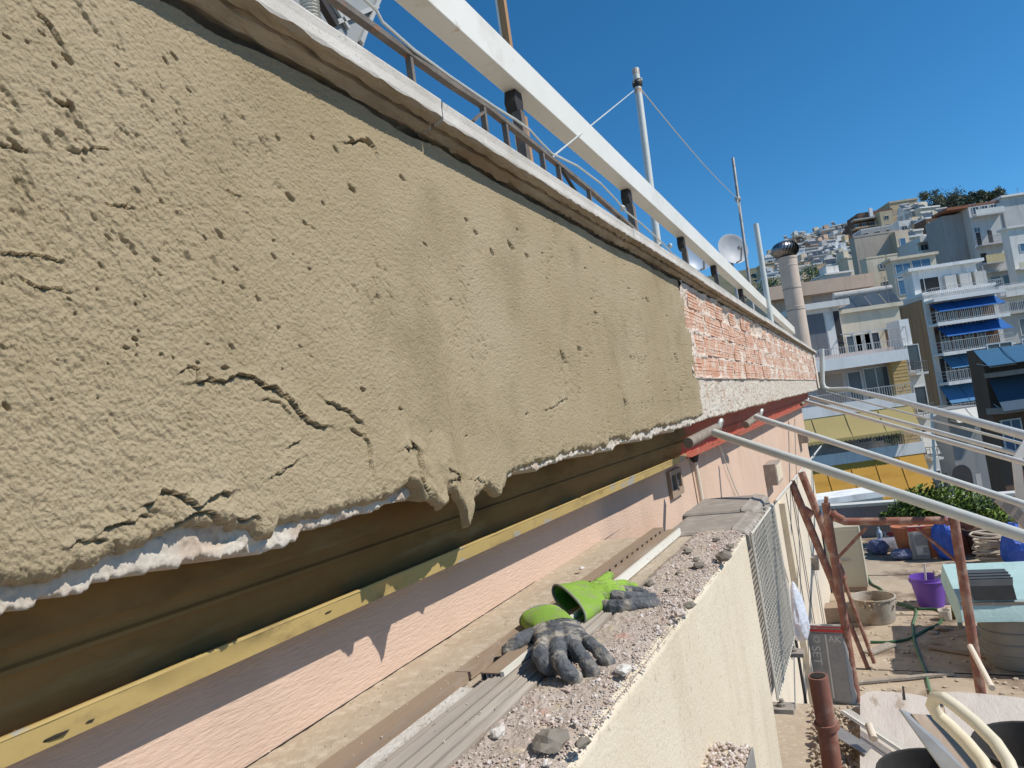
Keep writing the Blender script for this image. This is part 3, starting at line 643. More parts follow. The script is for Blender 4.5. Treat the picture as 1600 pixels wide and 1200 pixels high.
def sleeve(name, p0, p1, maj0, min0, maj1, min1, m, parent, th=.0016, n=28, k=9, fold=.0012):
    """open elliptical tube with thickness: outside then inside"""
    p0, p1 = Vector(p0), Vector(p1); rows = []
    for side in (0, 1):
        for i in (range(k+1) if side == 0 else range(k, -1, -1)):
            t = i/k; c = p0.lerp(p1, t); A = Vector(maj0).lerp(Vector(maj1), t); B_ = Vector(min0).lerp(Vector(min1), t)
            s = 1 if side == 0 else 1-th/max(B_.length, .004)*1.
            row = []
            for j in range(n+1):
                a = 2*PI*(j % n)/n; w_ = 1+fold/.03*math.sin(a*5+i*.9)*.5
                ca, sa = math.cos(a), math.sin(a)
                row.append(c+(A*math.copysign(abs(ca)**.85, ca)+B_*math.copysign(abs(sa)**.85, sa))*s*w_)
            rows.append(row)
    b = MB(); b.grid(rows); return b.build(name, m, parent, smooth=True)
g1 = thing('work_glove', L(865, 1000, 0), 'work glove lying palm up with curled grey rubber fingers, nearer the camera', 'glove', 'pair of lime and grey work gloves')
ch = [
 [(L(848, 990, .020), .022, .8), (L(868, 986, .024), .024, .75), (L(888, 984, .022), .022, .8)],
 [(L(848, 990, .022), .021, .8), (L(855, 1008, .030), .019, .85)], [(L(868, 988, .026), .022, .75), (L(872, 1008, .032), .019, .85)],
 [(L(888, 986, .024), .021, .8), (L(892, 1006, .032), .0175, .85)], [(L(890, 986, .022), .020, .8), (L(906, 1000, .028), .0165, .85)],
 [(L(846, 992, .020), .018, .9), (L(824, 996, .026), .0128, 1), (L(806, 1006, .026), .0130, 1), (L(795, 1019, .016), .0135, 1)],
 [(L(850, 1004, .032), .0140, 1), (L(843, 1026, .036), .0120, 1), (L(853, 1041, .028), .0118, 1), (L(870, 1045, .0165), .0125, 1)],
 [(L(870, 1008, .034), .0135, 1), (L(873, 1030, .037), .0118, 1), (L(884, 1047, .029), .0122, 1), (L(897, 1060, .0150), .0132, 1)],
 [(L(890, 1004, .032), .0125, 1), (L(905, 1021, .035), .0108, 1), (L(917, 1036, .028), .0110, 1), (L(925, 1050, .0140), .0118, 1)],
 [(L(906, 996, .028), .0118, 1), (L(926, 1009, .032), .0102, 1), (L(940, 1022, .025), .0104, 1), (L(949, 1034, .0135), .0112, 1)]]
o = blob('rubber_hand', ch, M['glovegrey'], g1); o['label'] = 'dusty grey rubber palm with thumb and four curled fingers'
c0 = L(872, 986, .020); c1 = L(846, 965, .022); ax = (c1-c0).normalized(); sd = ax.cross(Vector((0, 0, 1))).normalized()
sleeve('cuff', c0, c1, sd*.038, Vector((0, 0, .0195)), sd*.040, Vector((0, 0, .021)), M['lime'], g1)
b = MB(); b.tube([c1+sd*.040*math.cos(a)+Vector((0, 0, .021))*math.sin(a) for a in [2*PI*i/24 for i in range(24)]], .0018, 6, closed=True); b.build('cuff_hem', M['rim'], g1, smooth=True)
g2 = thing('work_glove', L(940, 940, 0), 'lime knitted work glove on its side with its open cuff towards the camera, farther back', 'glove', 'pair of lime and grey work gloves')
ca = L(888, 943, .034); cb = L(926, 930, .027); mj = (L(914, 966, .006)-L(865, 917, .040))*.5; mn = (L(895, 922, .056)-L(884, 962, .012))*.36
axd = (cb-ca).normalized()
sleeve('cuff', ca, cb, mj, mn, mj*.78, mn*1.0, M['lime'], g2, th=.002)
sleeve('cuff_lining', ca+axd*.004, ca+axd*.040, mj*.93, mn*.90, mj*.62, mn*.7, M['limein'], g2, th=.0012)
b = MB(); b.tube([ca+mj*math.copysign(abs(math.cos(a))**.85, math.cos(a))+mn*math.copysign(abs(math.sin(a))**.85, math.sin(a)) for a in [2*PI*i/30 for i in range(30)]], .0021, 6, closed=True); b.build('cuff_hem', M['rim'], g2, smooth=True)
ch = [
 [(L(918, 932, .026), .029, .8), (L(945, 928, .025), .028, .75), (L(962, 928, .022), .022, .8)], [(L(930, 924, .028), .022, .9), (L(950, 918, .026), .019, .9)],
 [(L(935, 915, .030), .014, 1), (L(946, 905, .034), .0105, 1), (L(952, 899, .030), .0090, 1)],
 [(L(955, 918, .026), .014, 1), (L(975, 914, .020), .0115, 1), (L(990, 918, .013), .0105, 1)]]
o = blob('knitted_hand', ch, M['lime'], g2); o['label'] = 'lime knitted back of the hand with thumb stub'
ch = [
 [(L(930, 948, .014), .015, .9), (L(958, 950, .015), .0155, 1), (L(985, 948, .015), .0150, 1), (L(1008, 945, .015), .0142, 1), (L(1022, 943, .014), .0130, 1)],
 [(L(958, 932, .022), .014, 1), (L(982, 934, .018), .0115, 1), (L(1004, 933, .014), .0105, 1), (L(1020, 933, .011), .0090, 1)],
 [(L(965, 924, .020), .012, 1), (L(988, 924, .016), .0105, 1), (L(1006, 927, .012), .0090, 1)]]
o = blob('rubber_fingers', ch, M['glovegrey'], g2); o['label'] = 'grey coated fingers lying on the rubble'

# ================================================================== AIR CONDITIONER
ac = thing('air_conditioner', (-.46, 2.2, CZ-.85), 'air conditioner condenser with grey-brown plastic cover and white wire guard, past the wall end', 'air conditioner')
b = MB(); b.box((-.575, 1.99, CZ-.83), (-.352, 2.60, CZ-.395)); b.build('casing', M['cap'], ac)
def capbox(y0, y1, z, xa, xb, lab):
    b = MB(); n = 8; P = []
    prof = [(xa, z-.045), (xa, z-.006), (xa+.006, z), (xb-.05, z+.001), (xb-.045, z+.005), (xb-.035, z+.001), (xb-.012, z-.002), (xb-.003, z-.010), (xb, z-.045)]
    for i, y in enumerate((y0, y0+.006, y0+.05, y0+.056, y1-.006, y1)):
        dz = (-.006 if i in (0, 5) else .003 if i == 2 else 0); P.append([(x, y, zz+(dz if 0 < k < 8 else 0)) for k, (x, zz) in enumerate(prof)])
    b.grid(P); b.add(P[0], [tuple(range(9))]); b.add(P[-1], [tuple(range(9))]); o = b.build('cover', M['cap'], ac); o['label'] = lab
capbox(1.975, 2.275, ZL+.008, -.560, -.325, 'nearer half of the plastic cover, strewn with crumbs')
capbox(2.283, 2.62, ZL+.014, -.575, -.345, 'farther half of the plastic cover')
# wire guard: ~300 bars -> one part marked stuff, the frame wires as parts
xg = -.322; y0, y1, z0, z1 = 1.985, 2.50, CZ-.80, CZ-.365
b = MB()
for i in range(30):
    z = z0+(z1-z0)*i/29; b.box((xg-.0014, y0, z-.0016), (xg+.0014, y1, z+.0016))
for i in range(20):
    y = y0+(y1-y0)*i/19; b.box((xg+.0015, y-.0014, z0), (xg+.0040, y+.0014, z1))
tag(b.build('guard_mesh', M['wire'], ac), 'close mesh of thin off-white wires', kind='stuff')
for pts in (((xg, y0, z1), (xg, y1, z1)), ((xg, y0, z0), (xg, y1, z0)), ((xg, y0, z0), (xg, y0, z1)), ((xg, y1, z0), (xg, y1, z1)), ((xg, (y0+y1)/2, z0), (xg, (y0+y1)/2, z1))):
    b = MB(); b.tube(pts, .0035, 6); b.build('guard_wire', M['wire'], ac)
for i in range(7):
    y = y0+.02+(y1-y0-.04)*i/6; b = MB(); b.tube([(xg, y, z1), (xg-.006, y, z1+.006), (-.36, y, z1+.005)], .0028, 6); b.build('guard_hook', M['wire'], ac)
for (px, py) in ((1222, 1104), (1240, 1018)):
    P = onx(px, py, -.32); t = thing('wall_bracket', P, 'small metal bracket with a bolt under the %s corner of the wire guard' % ('near' if px == 1222 else 'far'), 'bracket', 'brackets of the air conditioner')
    b = MB(); b.box(P+Vector((-.10, -.02, -.012)), P+Vector((.03, .03, .0))); b.build('plate', M['cap'], t)
    b = MB(); b.lathe([(0, 0), (.012, 0), (.012, .008), (.006, .009), (.006, .018), (0, .019)], 8, loc=P+Vector((0, .005, 0))); b.build('bolt', M['cap'], t)
# little balcony shelf at the bottom edge, covered with rubble
zs_ = CZ-.60; A = onz(1092, 1170, zs_); 
sh = thing('side_shelf', (-.29, 1.2, zs_-.03), 'little shelf on the cream wall at the bottom edge, heaped with rubble', 'shelf')
b = MB(); b.box((-.338, .8, zs_-.03), (-.262, 1.285, zs_)); b.build('slab', M['cream'], sh)
b = MB(); b.box((-.2615, .8, zs_-.03), (-.2590, 1.27, zs_+.006)); b.build('metal_plate', M['metal'], sh)
b = MB()
for k in range(650):
    x = random.uniform(-.335, -.264); y = random.uniform(.95, 1.282); s = random.uniform(.0018, .005); b.lump((x, y, zs_+random.random()*.010*(1-abs(x+.30)/.04)), s, seed=k, sub=1)
tag(b.build('rubble_heap', M['rubble']), 'pinkish rubble heaped on the little shelf at the bottom edge', 'rubble', kind='stuff')
# ================================================================== ON THE ROOF
zc = ZT+.05
XR = -.70
rail = thing('roof_railing', (XR, 3, zc), 'low rusty steel railing standing on the coping, with white cable tied along it', 'railing')
pts = [(440, -60), (580, 42), (640, 86), (700, 129), (760, 168), (850, 239), (925, 300), (1000, 367), (1060, 415), (1120, 458), (1200, 510)]
P = [onx(a, c, XR) for a, c in pts]
b = MB()
for a, c in zip(P, P[1:]): b.bar(a, c, .016, .012)
b.build('top_rail', M['rust'], rail)
def railz(y):
    for a, c in zip(P, P[1:]):
        if a.y <= y <= c.y: return a.z+(c.z-a.z)*(y-a.y)/(c.y-a.y)
    return P[-1].z
for px, py in ((641, 105), (757, 190), (790, 205), (848, 252), (873, 268), (921, 308), (967, 338), (981, 355), (1004, 370), (1015, 380), (1040, 400), (1064, 415), (1073, 422), (1085, 430), (1100, 440), (1112, 450), (1124, 458), (1136, 470), (1150, 480), (1165, 492), (1180, 500)):
    A = onx(px, py, XR); b = MB(); b.bar((XR, A.y, zc-.03), (XR, A.y, railz(A.y)-.004), .013, .010, up=(0, 1, 0)); b.build('baluster', M['rust'], rail)
A = onx(738, 190, XR); C_ = onx(756, 174, XR); b = MB(); b.bar(A, C_, .012, .005); b.build('brace', M['rust'], rail)
A = onx(897, 290, XR); C_ = onx(876, 262, XR); b = MB(); b.bar(onx(907, 312, XR), C_, .010, .006); b.build('brace', M['black'], rail)
b = MB(); W_ = []
for i, (px, py) in enumerate(((540, -10), (560, 3), (585, 20), (592, 36), (640, 80), (700, 122), (770, 172), (800, 190), (826, 204), (840, 222), (858, 243), (900, 262), (935, 288), (958, 312), (975, 330), (1000, 352), (1030, 380), (1050, 398), (1080, 418), (1110, 440), (1150, 468), (1190, 498))):
    W_.append(onx(px, py, XR)+Vector((.008+.003*math.sin(i*2.1), 0, .001+.003*math.sin(i*1.3))))
b.tube(W_, .0035, 6); tag(b.build('white_cable', M['pipe']), 'thin white cable wound along the rusty roof railing', 'cable')
for px, py in ((860, 244), (973, 325), (1047, 384)):
    b = MB(); q = onx(px, py, XR); b.lump(q, .011, seed=px, sub=2); o = b.build('cable_knot', M['pipe']); tag(o, 'white cable knot on the railing, %s from the camera' % {860: 'nearest', 973: 'second', 1047: 'third'}[px], 'knot', 'knots of the white cable')
# white beam
XB = -.75
bm_ = thing('roof_beam', (XB, 3, CZ+1), 'long white rectangular steel beam running above the railing', 'beam')
a0 = onx(727, 0, XB); a1 = onx(1241, 511, XB); lo0 = onx(668, 0, XB); lo1 = onx(1236, 525, XB)
dirv = (a1-a0).normalized(); S = a0-dirv*1.6
# top line and lower line on the front plane
def tline(y, A, B_): t = (y-A.y)/(B_.y-A.y); return A.z+(B_.z-A.z)*t
h0 = tline(1.2, a0, a1)-tline(1.2, onx(668, 0, XB), onx(1000, 300, XB)); h0 = .105
yA, yB = a0.y-1.4, a1.y
q = [(XB, yA, tline(yA, a0, a1)), (XB-.062, yA, tline(yA, a0, a1)), (XB-.062, yA, tline(yA, a0, a1)-h0), (XB, yA, tline(yA, a0, a1)-h0)]
b = MB(); b.quadbox(q, Vector((0, yB-yA, tline(yB, a0, a1)-tline(yA, a0, a1)))); o = b.build('box_section', M['white'], bm_)
bv = o.modifiers.new('bevel', 'BEVEL'); bv.width = .003; bv.segments = 2
for k, (px0, py0, px1, py1) in enumerate(((808, 165, 822, 240), (984, 318, 996, 378), (1068, 385, 1076, 410), (1118, 425, 1126, 452), (1160, 462, 1166, 485))):
    A = onx(px0, py0, XB-.03); bz = tline(A.y, a0, a1)-h0
    t = thing('beam_support', (XB-.03, A.y, zc-.05), 'dark bent steel support under the white beam, %s from the camera' % ('nearest', 'second', 'third', 'fourth', 'farthest')[k], 'bracket', 'dark supports under the white beam')
    b = MB(); b.prism([(XB-.058, A.y-.015, bz-.001), (XB-.058, A.y+.028, bz-.001), (XB-.058, A.y+.032, bz-.03), (XB-.058, A.y+.022, bz-.075), (XB-.058, A.y-.018, bz-.065), (XB-.058, A.y-.028, bz-.04)], (.035, 0, 0)); b.build('bracket_plate', M['black'], t)
    b = MB(); b.bar((XB-.03, A.y-.0, zc-.05), (XB-.03, A.y-.0, bz-.066), .028, .028, up=(0, 1, 0)); b.build('post', M['rust'], t)
    b = MB(); b.bar((XB-.03, A.y+.03, zc-.05), (XB-.03, A.y+.03, bz-.07), .02, .022, up=(0, 1, 0)); b.build('side_post', M['brownpost'], t)
# brown post behind the beam near the top of the photo
A = onx(789, 35, XB-.10); t = thing('wooden_post', (A.x, A.y, zc), 'tall brown post with a white stripe rising behind the white beam', 'post')
b = MB(); b.bar((A.x, A.y, zc-.1), (A.x, A.y, CZ+2.3), .022, .022, up=(0, 1, 0)); b.build('post', M['brownpost'], t)
b = MB(); b.bar((A.x-.015, A.y-.006, zc-.1), (A.x-.015, A.y-.006, CZ+2.3), .0075, .012, up=(0, 1, 0)); b.build('white_strip', M['white'], t)
# poles
def pole(top, bot, x, r, name, lab, m):
    A = onx(*top, x); B_ = onx(*bot, x); t = thing(name, (x, B_.y, zc-.06), lab, 'pole', 'poles on the roof')
    d_ = (B_-A); e = A+d_*((zc-.06-A.z)/d_.z); b = MB(); b.tube([e, A], r, 14); b.tube([A-Vector((0, 0, .002)), A+Vector((0, 0, .001))], r*.8, 12); b.build('tube', m, t, smooth=True); return t, A, e
t, A, B_ = pole((993, 108), (1028, 385), -.93, .0215, 'antenna_pole', 'thick whitish pole with rust marks, black tape and white rope near its top', M['pipe'])
d_ = (B_-A).normalized(); b = MB(); b.tube([A+d_*.075, A+d_*.08, A+d_*.10, A+d_*.118, A+d_*.125], [.023, .029, .032, .028, .023], 12); b.build('black_tape', M['black'], t, smooth=True)
b = MB(); b.tube([A+d_*.0+Vector((0, 0, -.004)), A+d_*.04], .0218, 12); b.build('rust_patch', mat('light_rust', (.42, .20, .09), (.6, .5, .4), sc=40), t)
b = MB(); b.tube([A+d_*.137, A+d_*.145, A+d_*.165], .0221, 12); b.build('rust_patch', MATS['light_rust'], t)
b = MB(); b.tube([A+d_*(.085+.012*math.sin(k*.8))+Vector((math.cos(k*1.05)*.032, math.sin(k*1.05)*.032, 0)) for k in range(13)], .0028, 6); tag(b.build('rope_wrap', M['pipe'], t), None)
t2, A2, B2 = pole((1145, 247), (1169, 425), -.93, .0175, 'antenna_pole', 'thin dark metal pole with a rope knot, beyond the thick whitish pole', M['galv'])
t3, A3, B3 = pole((1181, 350), (1204, 498), -.735, .028, 'antenna_pole', 'light grey tube standing in front of the far end of the white beam', M['pipe'])
k2 = onx(1153, 311, -.93)
b = MB(); b.lathe([(.020, -.03), (.030, -.02), (.034, 0), (.030, .02), (.020, .03)], 10, loc=k2); b.build('clamp', M['galv'], t2)
q = [k2+Vector((0, s*.9, zz)) for s, zz in ((0, .0), (-.06, -.03), (-.10, -.10), (-.06, -.16), (.05, -.20), (.10, -.28))]
b = MB(); b.tube(q, .006, 6); b.build('rope_tail', M['pipe'], t2)
def rope(pts, lab, r=.0035):
    b = MB(); b.tube(pts, r, 6); tag(b.build('rope', M['pipe']), lab, 'rope')
s_ = onx(1002, 140, -.93); e_ = k2
rope([s_.lerp(e_, k/10)-Vector((0, 0, .09*math.sin(PI*k/10)*.5)) for k in range(11)], 'thin white rope stretched from the thick pole down to the dark pole', .0042)
s_ = onx(990, 142, -.93); e_ = onx(862, 246, XR)
rope([s_.lerp(e_, k/8) for k in range(9)], 'thin white rope running from the thick pole down to the railing', .0030)
# satellite dishes
def dish(px, py, x, r, n_dir, lab, m, arm=True):
    c = onx(px, py, x); t = thing('satellite_dish', (c.x, c.y, zc-.05), lab, 'satellite dish', 'satellite dishes on the roof')
    q = Vector(n_dir).to_track_quat('Z', 'Y').to_matrix()
    b = MB(); prof = [(r*k/8, .22*r*(k/8)**2) for k in range(9)]+[(r*1.03, .22*r), (r*1.0, .20*r)]+[(r*k/8, .22*r*(k/8)**2-.012) for k in range(7, -1, -1)]
    b.lathe(prof, 28, loc=c, M=q); b.build('reflector', m, t, smooth=True)
    b = MB(); f_ = c+q @ Vector((0, 0, r*1.1)); e1 = c+q @ Vector((0, -r*.95, r*.2)); b.tube([e1, e1+q @ Vector((0, -.02, r*.45)), f_-q @ Vector((0, r*.35, 0))], .012, 8); b.build('feed_arm', M['galv'], t)
    b = MB(); b.tube([f_-q @ Vector((0, r*.35, 0)), f_-q @ Vector((0, r*.28, r*.28))], .03, 10); b.build('feed_horn', M['galv'], t)
    b = MB(); b.tube([(c.x-.03, c.y+.03, zc-.05), (c.x-.03, c.y+.03, c.z)], .022, 10); b.build('mast', M['galv'], t)
dish(1143, 391, -1.35, .225, (.62, -.75, .2), 'pale round satellite dish seen above the white beam, left of the chimney', mat('dish_grey', (.44, .45, .46), (.36, .37, .38), rough=.5))
dish(1090, 402, -1.25, .15, (.5, -.85, .15), 'small bluish round dish seen under the white beam', mat('dish_blue', (.34, .42, .52), (.28, .35, .45), rough=.4))
# chimney
cy_ = 12.3; c0 = ony(1256, 548, cy_); c1 = ony(1231, 405, cy_); chx, chy = c1.x-.05, cy_
t = thing('chimney_pipe', (c0.x, cy_, zc-.2), 'beige round chimney pipe with a dark turbine cowl on top', 'chimney')
r = .5*27.5/1109*11.5; base_ = Vector((c0.x-.02, cy_, zc-.2)); top_ = Vector((c0.x-.02, cy_, c1.z))
b = MB()
hs = [0, .55, .552, .56, .562, .93, .932, .94, .942, 1.0]
prof = []
for h in hs: prof.append((r*(1.025 if h in (.552, .56, .932, .94) else 1.0), (top_.z-base_.z)*h))
prof += [(r*1.06, top_.z-base_.z), (r*1.06, top_.z-base_.z+.03), (r*.5, top_.z-base_.z+.03)]
b.lathe(prof, 32, loc=base_); b.build('flue', mat('beige_flue_paint', (.62, .50, .40), (.56, .45, .36), sc=5, rough=.55), t, smooth=True)
for k in range(2):
    z = top_.z-[.50, .85][k]; b = MB(); b.lathe([(r*1.012, 0), (r*1.03, .004), (r*1.03, .016), (r*1.012, .02)], 32, loc=(base_.x, cy_, z)); b.build('seam_ring', M['cap'], t)
R_ = .215; cc = Vector((base_.x-.01, cy_, top_.z+.03+R_*.58))
for k in range(26):
    a0_ = 2*PI*k/26; b = MB(); P = []
    for i in range(9):
        ph = -1.1+2.3*i/8; aa = a0_+.35*math.sin(ph+.5)
        rr_ = R_*math.cos(ph*.92); zz = R_*.66*math.sin(ph)
        P.append([cc+Vector((rr_*math.cos(aa), rr_*math.sin(aa), zz)), cc+Vector(((rr_*.90)*math.cos(aa+.30), (rr_*.90)*math.sin(aa+.30), zz))])
    b.grid(P); b.build('cowl_vane', mat('chrome_vane', (.20, .19, .20), (.34, .31, .30), sc=30, rough=.34, metal=1), t, smooth=True)
b = MB(); b.lathe([(0, R_*.64), (R_*.4, R_*.62), (R_*.5, R_*.54)], 20, loc=cc); b.build('cowl_cap', MATS['chrome_vane'], t, smooth=True)
# water heater / panel at the upper left
hx = -1.5
hq = [onx(a, c, hx) for a, c in ((470, -160), (601, -30), (569, 72), (440, -30))]
t = thing('roof_panel', hq[3], 'grey sheet-metal back of a tilted roof panel with a dark frame at the upper left', 'panel')
gs = mat('grey_sheet', (.30, .31, .30), (.24, .25, .245), sc=3, rough=.5)
b = MB(); b.quadbox([onx(a, c, hx) for a, c in ((400, -190), (615, -70), (568, 72), (400, 10))], (-.05, .0, .0)); b.build('sheet', gs, t)
for a, c in (((480, -60), (545, 45)), ((500, 45), (590, 10)), ((596, -10), (564, 66))):
    b = MB(); b.bar(onx(*a, hx+.012), onx(*c, hx+.012), .012, .016); b.build('pressed_rib', mat('light_grey_rib', (.42, .42, .40), rough=.5), t)
b = MB(); b.bar(onx(488, -20, hx+.3), onx(524, 40, hx+.3), .022, .022); b.build('frame_bar', M['black'], t)
b = MB(); A = onx(485, 18, -1.0); b.tube([A+Vector((0, 0, .3)), A, A-Vector((0, 0, .25))], .02, 12)
for k in range(40): b.lathe([(.0205, 0), (.0235, .003), (.0205, .006)], 12, loc=A+Vector((0, 0, -.15+.0085*k)))
tag(b.build('corrugated_hose', M['pipe']), 'pale corrugated hose standing at the upper left behind the coping', 'hose')
# pipe at the far end of the parapet
E1 = [onx(1283, 545, -.53), onx(1284, 592, -.53)]
WE = Vector((-.53, YE+.05, 0))
def wp(px, py): v = ony(px, py, YE+.05); return v

# ================================================================== AWNING PIPES
AG = 'white awning pipes sloping out from the wall'
def awn(p0, x0, p1, d1, r, lab, bracket=None, ext=.35):
    A = onx(*p0, x0); B_ = atd(*p1, d1); B2_ = B_+(B_-A)*ext
    t = thing('awning_pipe', A, lab, 'pipe', AG)
    b = MB(); b.tube([A, B_, B2_], r, 18); b.build('tube', M['pipe'], t, smooth=True); return t, A, B_
t1, A, B_ = awn((1116, 676), -.53, (1600, 838), 1.62, .0150, 'lowest and thickest white awning pipe, crossing to the right edge of the photo')
t2_, A2_, B2_ = awn((1180, 651), -.53, (1600, 788), 2.85, .0150, 'second lowest white awning pipe, from the bracket on the red cornice')
awn((1259, 627), -.55, (1600, 723), 4.3, .018, 'lower one of the two close parallel white pipes from the far corner')
awn((1266, 620), -.55, (1600, 712), 4.8, .018, 'upper one of the two close parallel white pipes from the far corner')
awn((1291, 612), -.50, (1600, 694), 5.2, .011, 'thinnest white pipe, from the foot of the bent pipe')
Pb = [ony(1284, 545, YE+.1), ony(1285, 598, YE+.1), ony(1288, 606, YE+.1), ony(1297, 609, YE+.08), ony(1326, 608, YE-.3), atd(1416, 629, 8.2), atd(1500, 652, 6.3), atd(1600, 680, 4.9), atd(1700, 706, 4.2)]
t = thing('awning_pipe', Pb[0], 'white pipe that comes down the far wall end and bends out to the right', 'pipe', AG)
b = MB(); b.tube(Pb, .034, 14); b.build('tube', M['pipe'], t, smooth=True)
for (px, py, qx, qy, lab, tt) in ((1122, 667, 1075, 692, 'near', A), (1187, 648, 1165, 664, 'middle', A2_), (1261, 627, 1252, 632, 'far', None)):
    hk = onx(px, py, -.545); tl = onx(qx, qy, -.60); t = thing('pipe_bracket', hk, 'weathered clamp holding an awning pipe under the parapet, the %s one' % lab, 'bracket', 'pipe clamps under the parapet')
    b = MB(); b.tube([tl, tl.lerp(hk, .6), hk], [.020, .019, .017], 12); b.build('arm', mat('dirty_clamp', (.30, .25, .20), (.22, .18, .14), sc=30, rough=.8), t, smooth=True)
    b = MB(); b.tube([hk+Vector((.012*math.cos(a)+.005, .022*math.sin(a)+.0, .026*math.cos(a))) for a in [2*PI*i/16 for i in range(16)]], .008, 8, closed=True); b.build('ring', M['pipe'], t, smooth=True)
# uprights of the outer frame at the right edge
t = thing('awning_end_bars', atd(1597, 800, 4.6), 'white flat bars of the awning structure at the right edge of the photo', 'awning frame')
b = MB(); b.bar(atd(1588, 716, 4.6), atd(1600, 830, 4.6), .05, .02, up=(0, 1, 0)); b.build('upright', M['white'], t)
b = MB(); b.bar(atd(1560, 778, 4.6), atd(1625, 835, 4.55), .02, .07, up=(0, 0, 1)); b.build('lower_bar', M['cap'], t)
b = MB(); b.bar(atd(1590, 716, 4.6), atd(1612, 680, 4.6), .05, .02, up=(0, 1, 0)); b.build('upper_bar', M['white'], t)
# ================================================================== TERRACE
XE = 6.5
b = MB(); b.box((XS+.002, -2, -.30), (XE, 13.6, -.004)); tag(b.build('terrace_slab', M['floor']), kind='structure')
xs = np.linspace(XS+.003, XE, 220); ys = np.linspace(-1, 13.4, 420); Xt, Yt = np.meshgrid(xs, ys)
Zt = .004*(fbm(Xt*2, Yt*2, 5, 3)-.5)+.003*(fbm(Xt*20, Yt*20, 6, 3)-.5)
# debris ridges nearer the wall
rd = np.clip(1-np.abs(Xt+.35)/.8, 0, 1)*np.clip((9-Yt)/2, 0, 1); Zt += rd*.03*np.clip(fbm(Xt*6, Yt*6, 7, 4)-.42, 0, 1)
tf = np_grid_obj('terrace_floor', Xt, Yt, Zt, M['floor'], None); tag(tf, kind='structure')
for k, y in enumerate((7.3, 9.0, 10.8, 12.3)):
    b = MB(); b.bar((XS+.02, y, .004), (3.2, y-.25, .004), .012, .004); o = b.build('floor_joint', M['dark'], tf); o.parent = tf
# low parapet at the far end and concrete ledge
t = thing('terrace_parapet', (1.5, 13.5, 0), 'grey concrete parapet with a white top at the far end of the terrace', 'wall')
b = MB(); b.box((XS-.05, 13.42, -.3), (XE, 13.58, .52)); b.build('wall', M['metal'] if False else mat('grey_concrete', (.34, .33, .35), (.28, .275, .29), sc=3), t)
b = MB(); b.box((XS-.08, 13.38, .521), (XE, 13.62, .57)); b.build('top', M['white'], t)
fl = 0.0
def T(px, py, h=0): return onz(px, py, fl+h)
# beige cabinet
A = T(1317, 925); B_ = T(1358, 918); y0 = A.y
t = thing('metal_cabinet', (A.x+.2, y0+.2, 0), 'beige metal cabinet standing against the far part of the facade', 'cabinet')
tz = ony(1312, 824, y0).z
w_ = B_.x-A.x
b = MB(); b.box((A.x-.12, y0, .06), (A.x+w_, y0+.45, tz)); b.build('body', mat('beige_cabinet', (.52, .48, .37), (.47, .43, .33), sc=2, rough=.55), t)
b = MB(); b.box((A.x-.10, y0-.012, .09), (A.x+w_-.02, y0-.002, tz-.03)); b.build('door', MATS['beige_cabinet'], t)
b = MB(); b.box((A.x+.02, y0-.04, tz-.42), (A.x+.14, y0-.012, tz-.40)); b.build('handle', M['galv'], t)
b = MB(); b.box((A.x-.1, y0+.01, 0), (A.x+w_-.02, y0+.4, .06)); b.build('plinth', M['strip'], t)
# heap of rags
t = thing('rag_bundle', T(1330, 912), 'greyish green rag bundle on the floor between the red posts and the cabinet', 'rags')
b = MB(); P = T(1331, 905); b.lump(P+Vector((-.02, -.15, .16)), .10, seed=3, sub=3, sq=(.8, .9, 1.2)); b.build('cloth', mat('sage_rag', (.25, .28, .20), (.38, .37, .30), sc=16, bump=1, bsc=30, bdist=.02), t)
b = MB(); b.lump(P+Vector((0, -.2, .06)), .13, seed=5, sub=3, sq=(1, 1, .55)); b.build('lower_cloth', M['ledge'], t)
# mixing tub
c = (T(1334, 975)+T(1408, 972))/2; R_ = (T(1408, 972)-T(1334, 975)).length/2*.92; c.y += R_*.4
t = thing('mortar_tub', (c.x, c.y, 0), 'big round grey mortar tub, crusted with cement, left of the purple bucket', 'tub')
H = .27
tubm = mat('crusted_tub', (.34, .30, .25), (.46, .41, .34), sc=7, rough=.9, bump=.6, bsc=25, c3=(.30, .22, .15), sc3=5, f3=(.5, .66))
b = MB(); b.lathe([(0, .004), (R_*.84, .004), (R_*.88, .03), (R_*1.0, H-.02), (R_*1.06, H-.015), (R_*1.06, H), (R_*.98, H), (R_*.86, .05), (0, .045)], 36, loc=(c.x, c.y, 0)); b.build('shell', tubm, t, smooth=True)
b = MB(); b.lathe([(0, .14), (R_*.5, .13), (R_*.80, .16), (R_*.9, .17)], 24, loc=(c.x, c.y, 0)); b.build('mortar_remains', M['plaster'], t, smooth=True)
b = MB()
for k in range(26):
    a = 2*PI*random.random(); b.lump((c.x+R_*1.02*math.cos(a), c.y+R_*1.02*math.sin(a), H-.01-.09*random.random()**2), random.uniform(.008, .028), seed=k, sub=2, sq=(.6, .9, .8))
tag(b.build('dried_mortar', M['ledge'], t), 'lumps of dried mortar on the rim', kind='stuff')
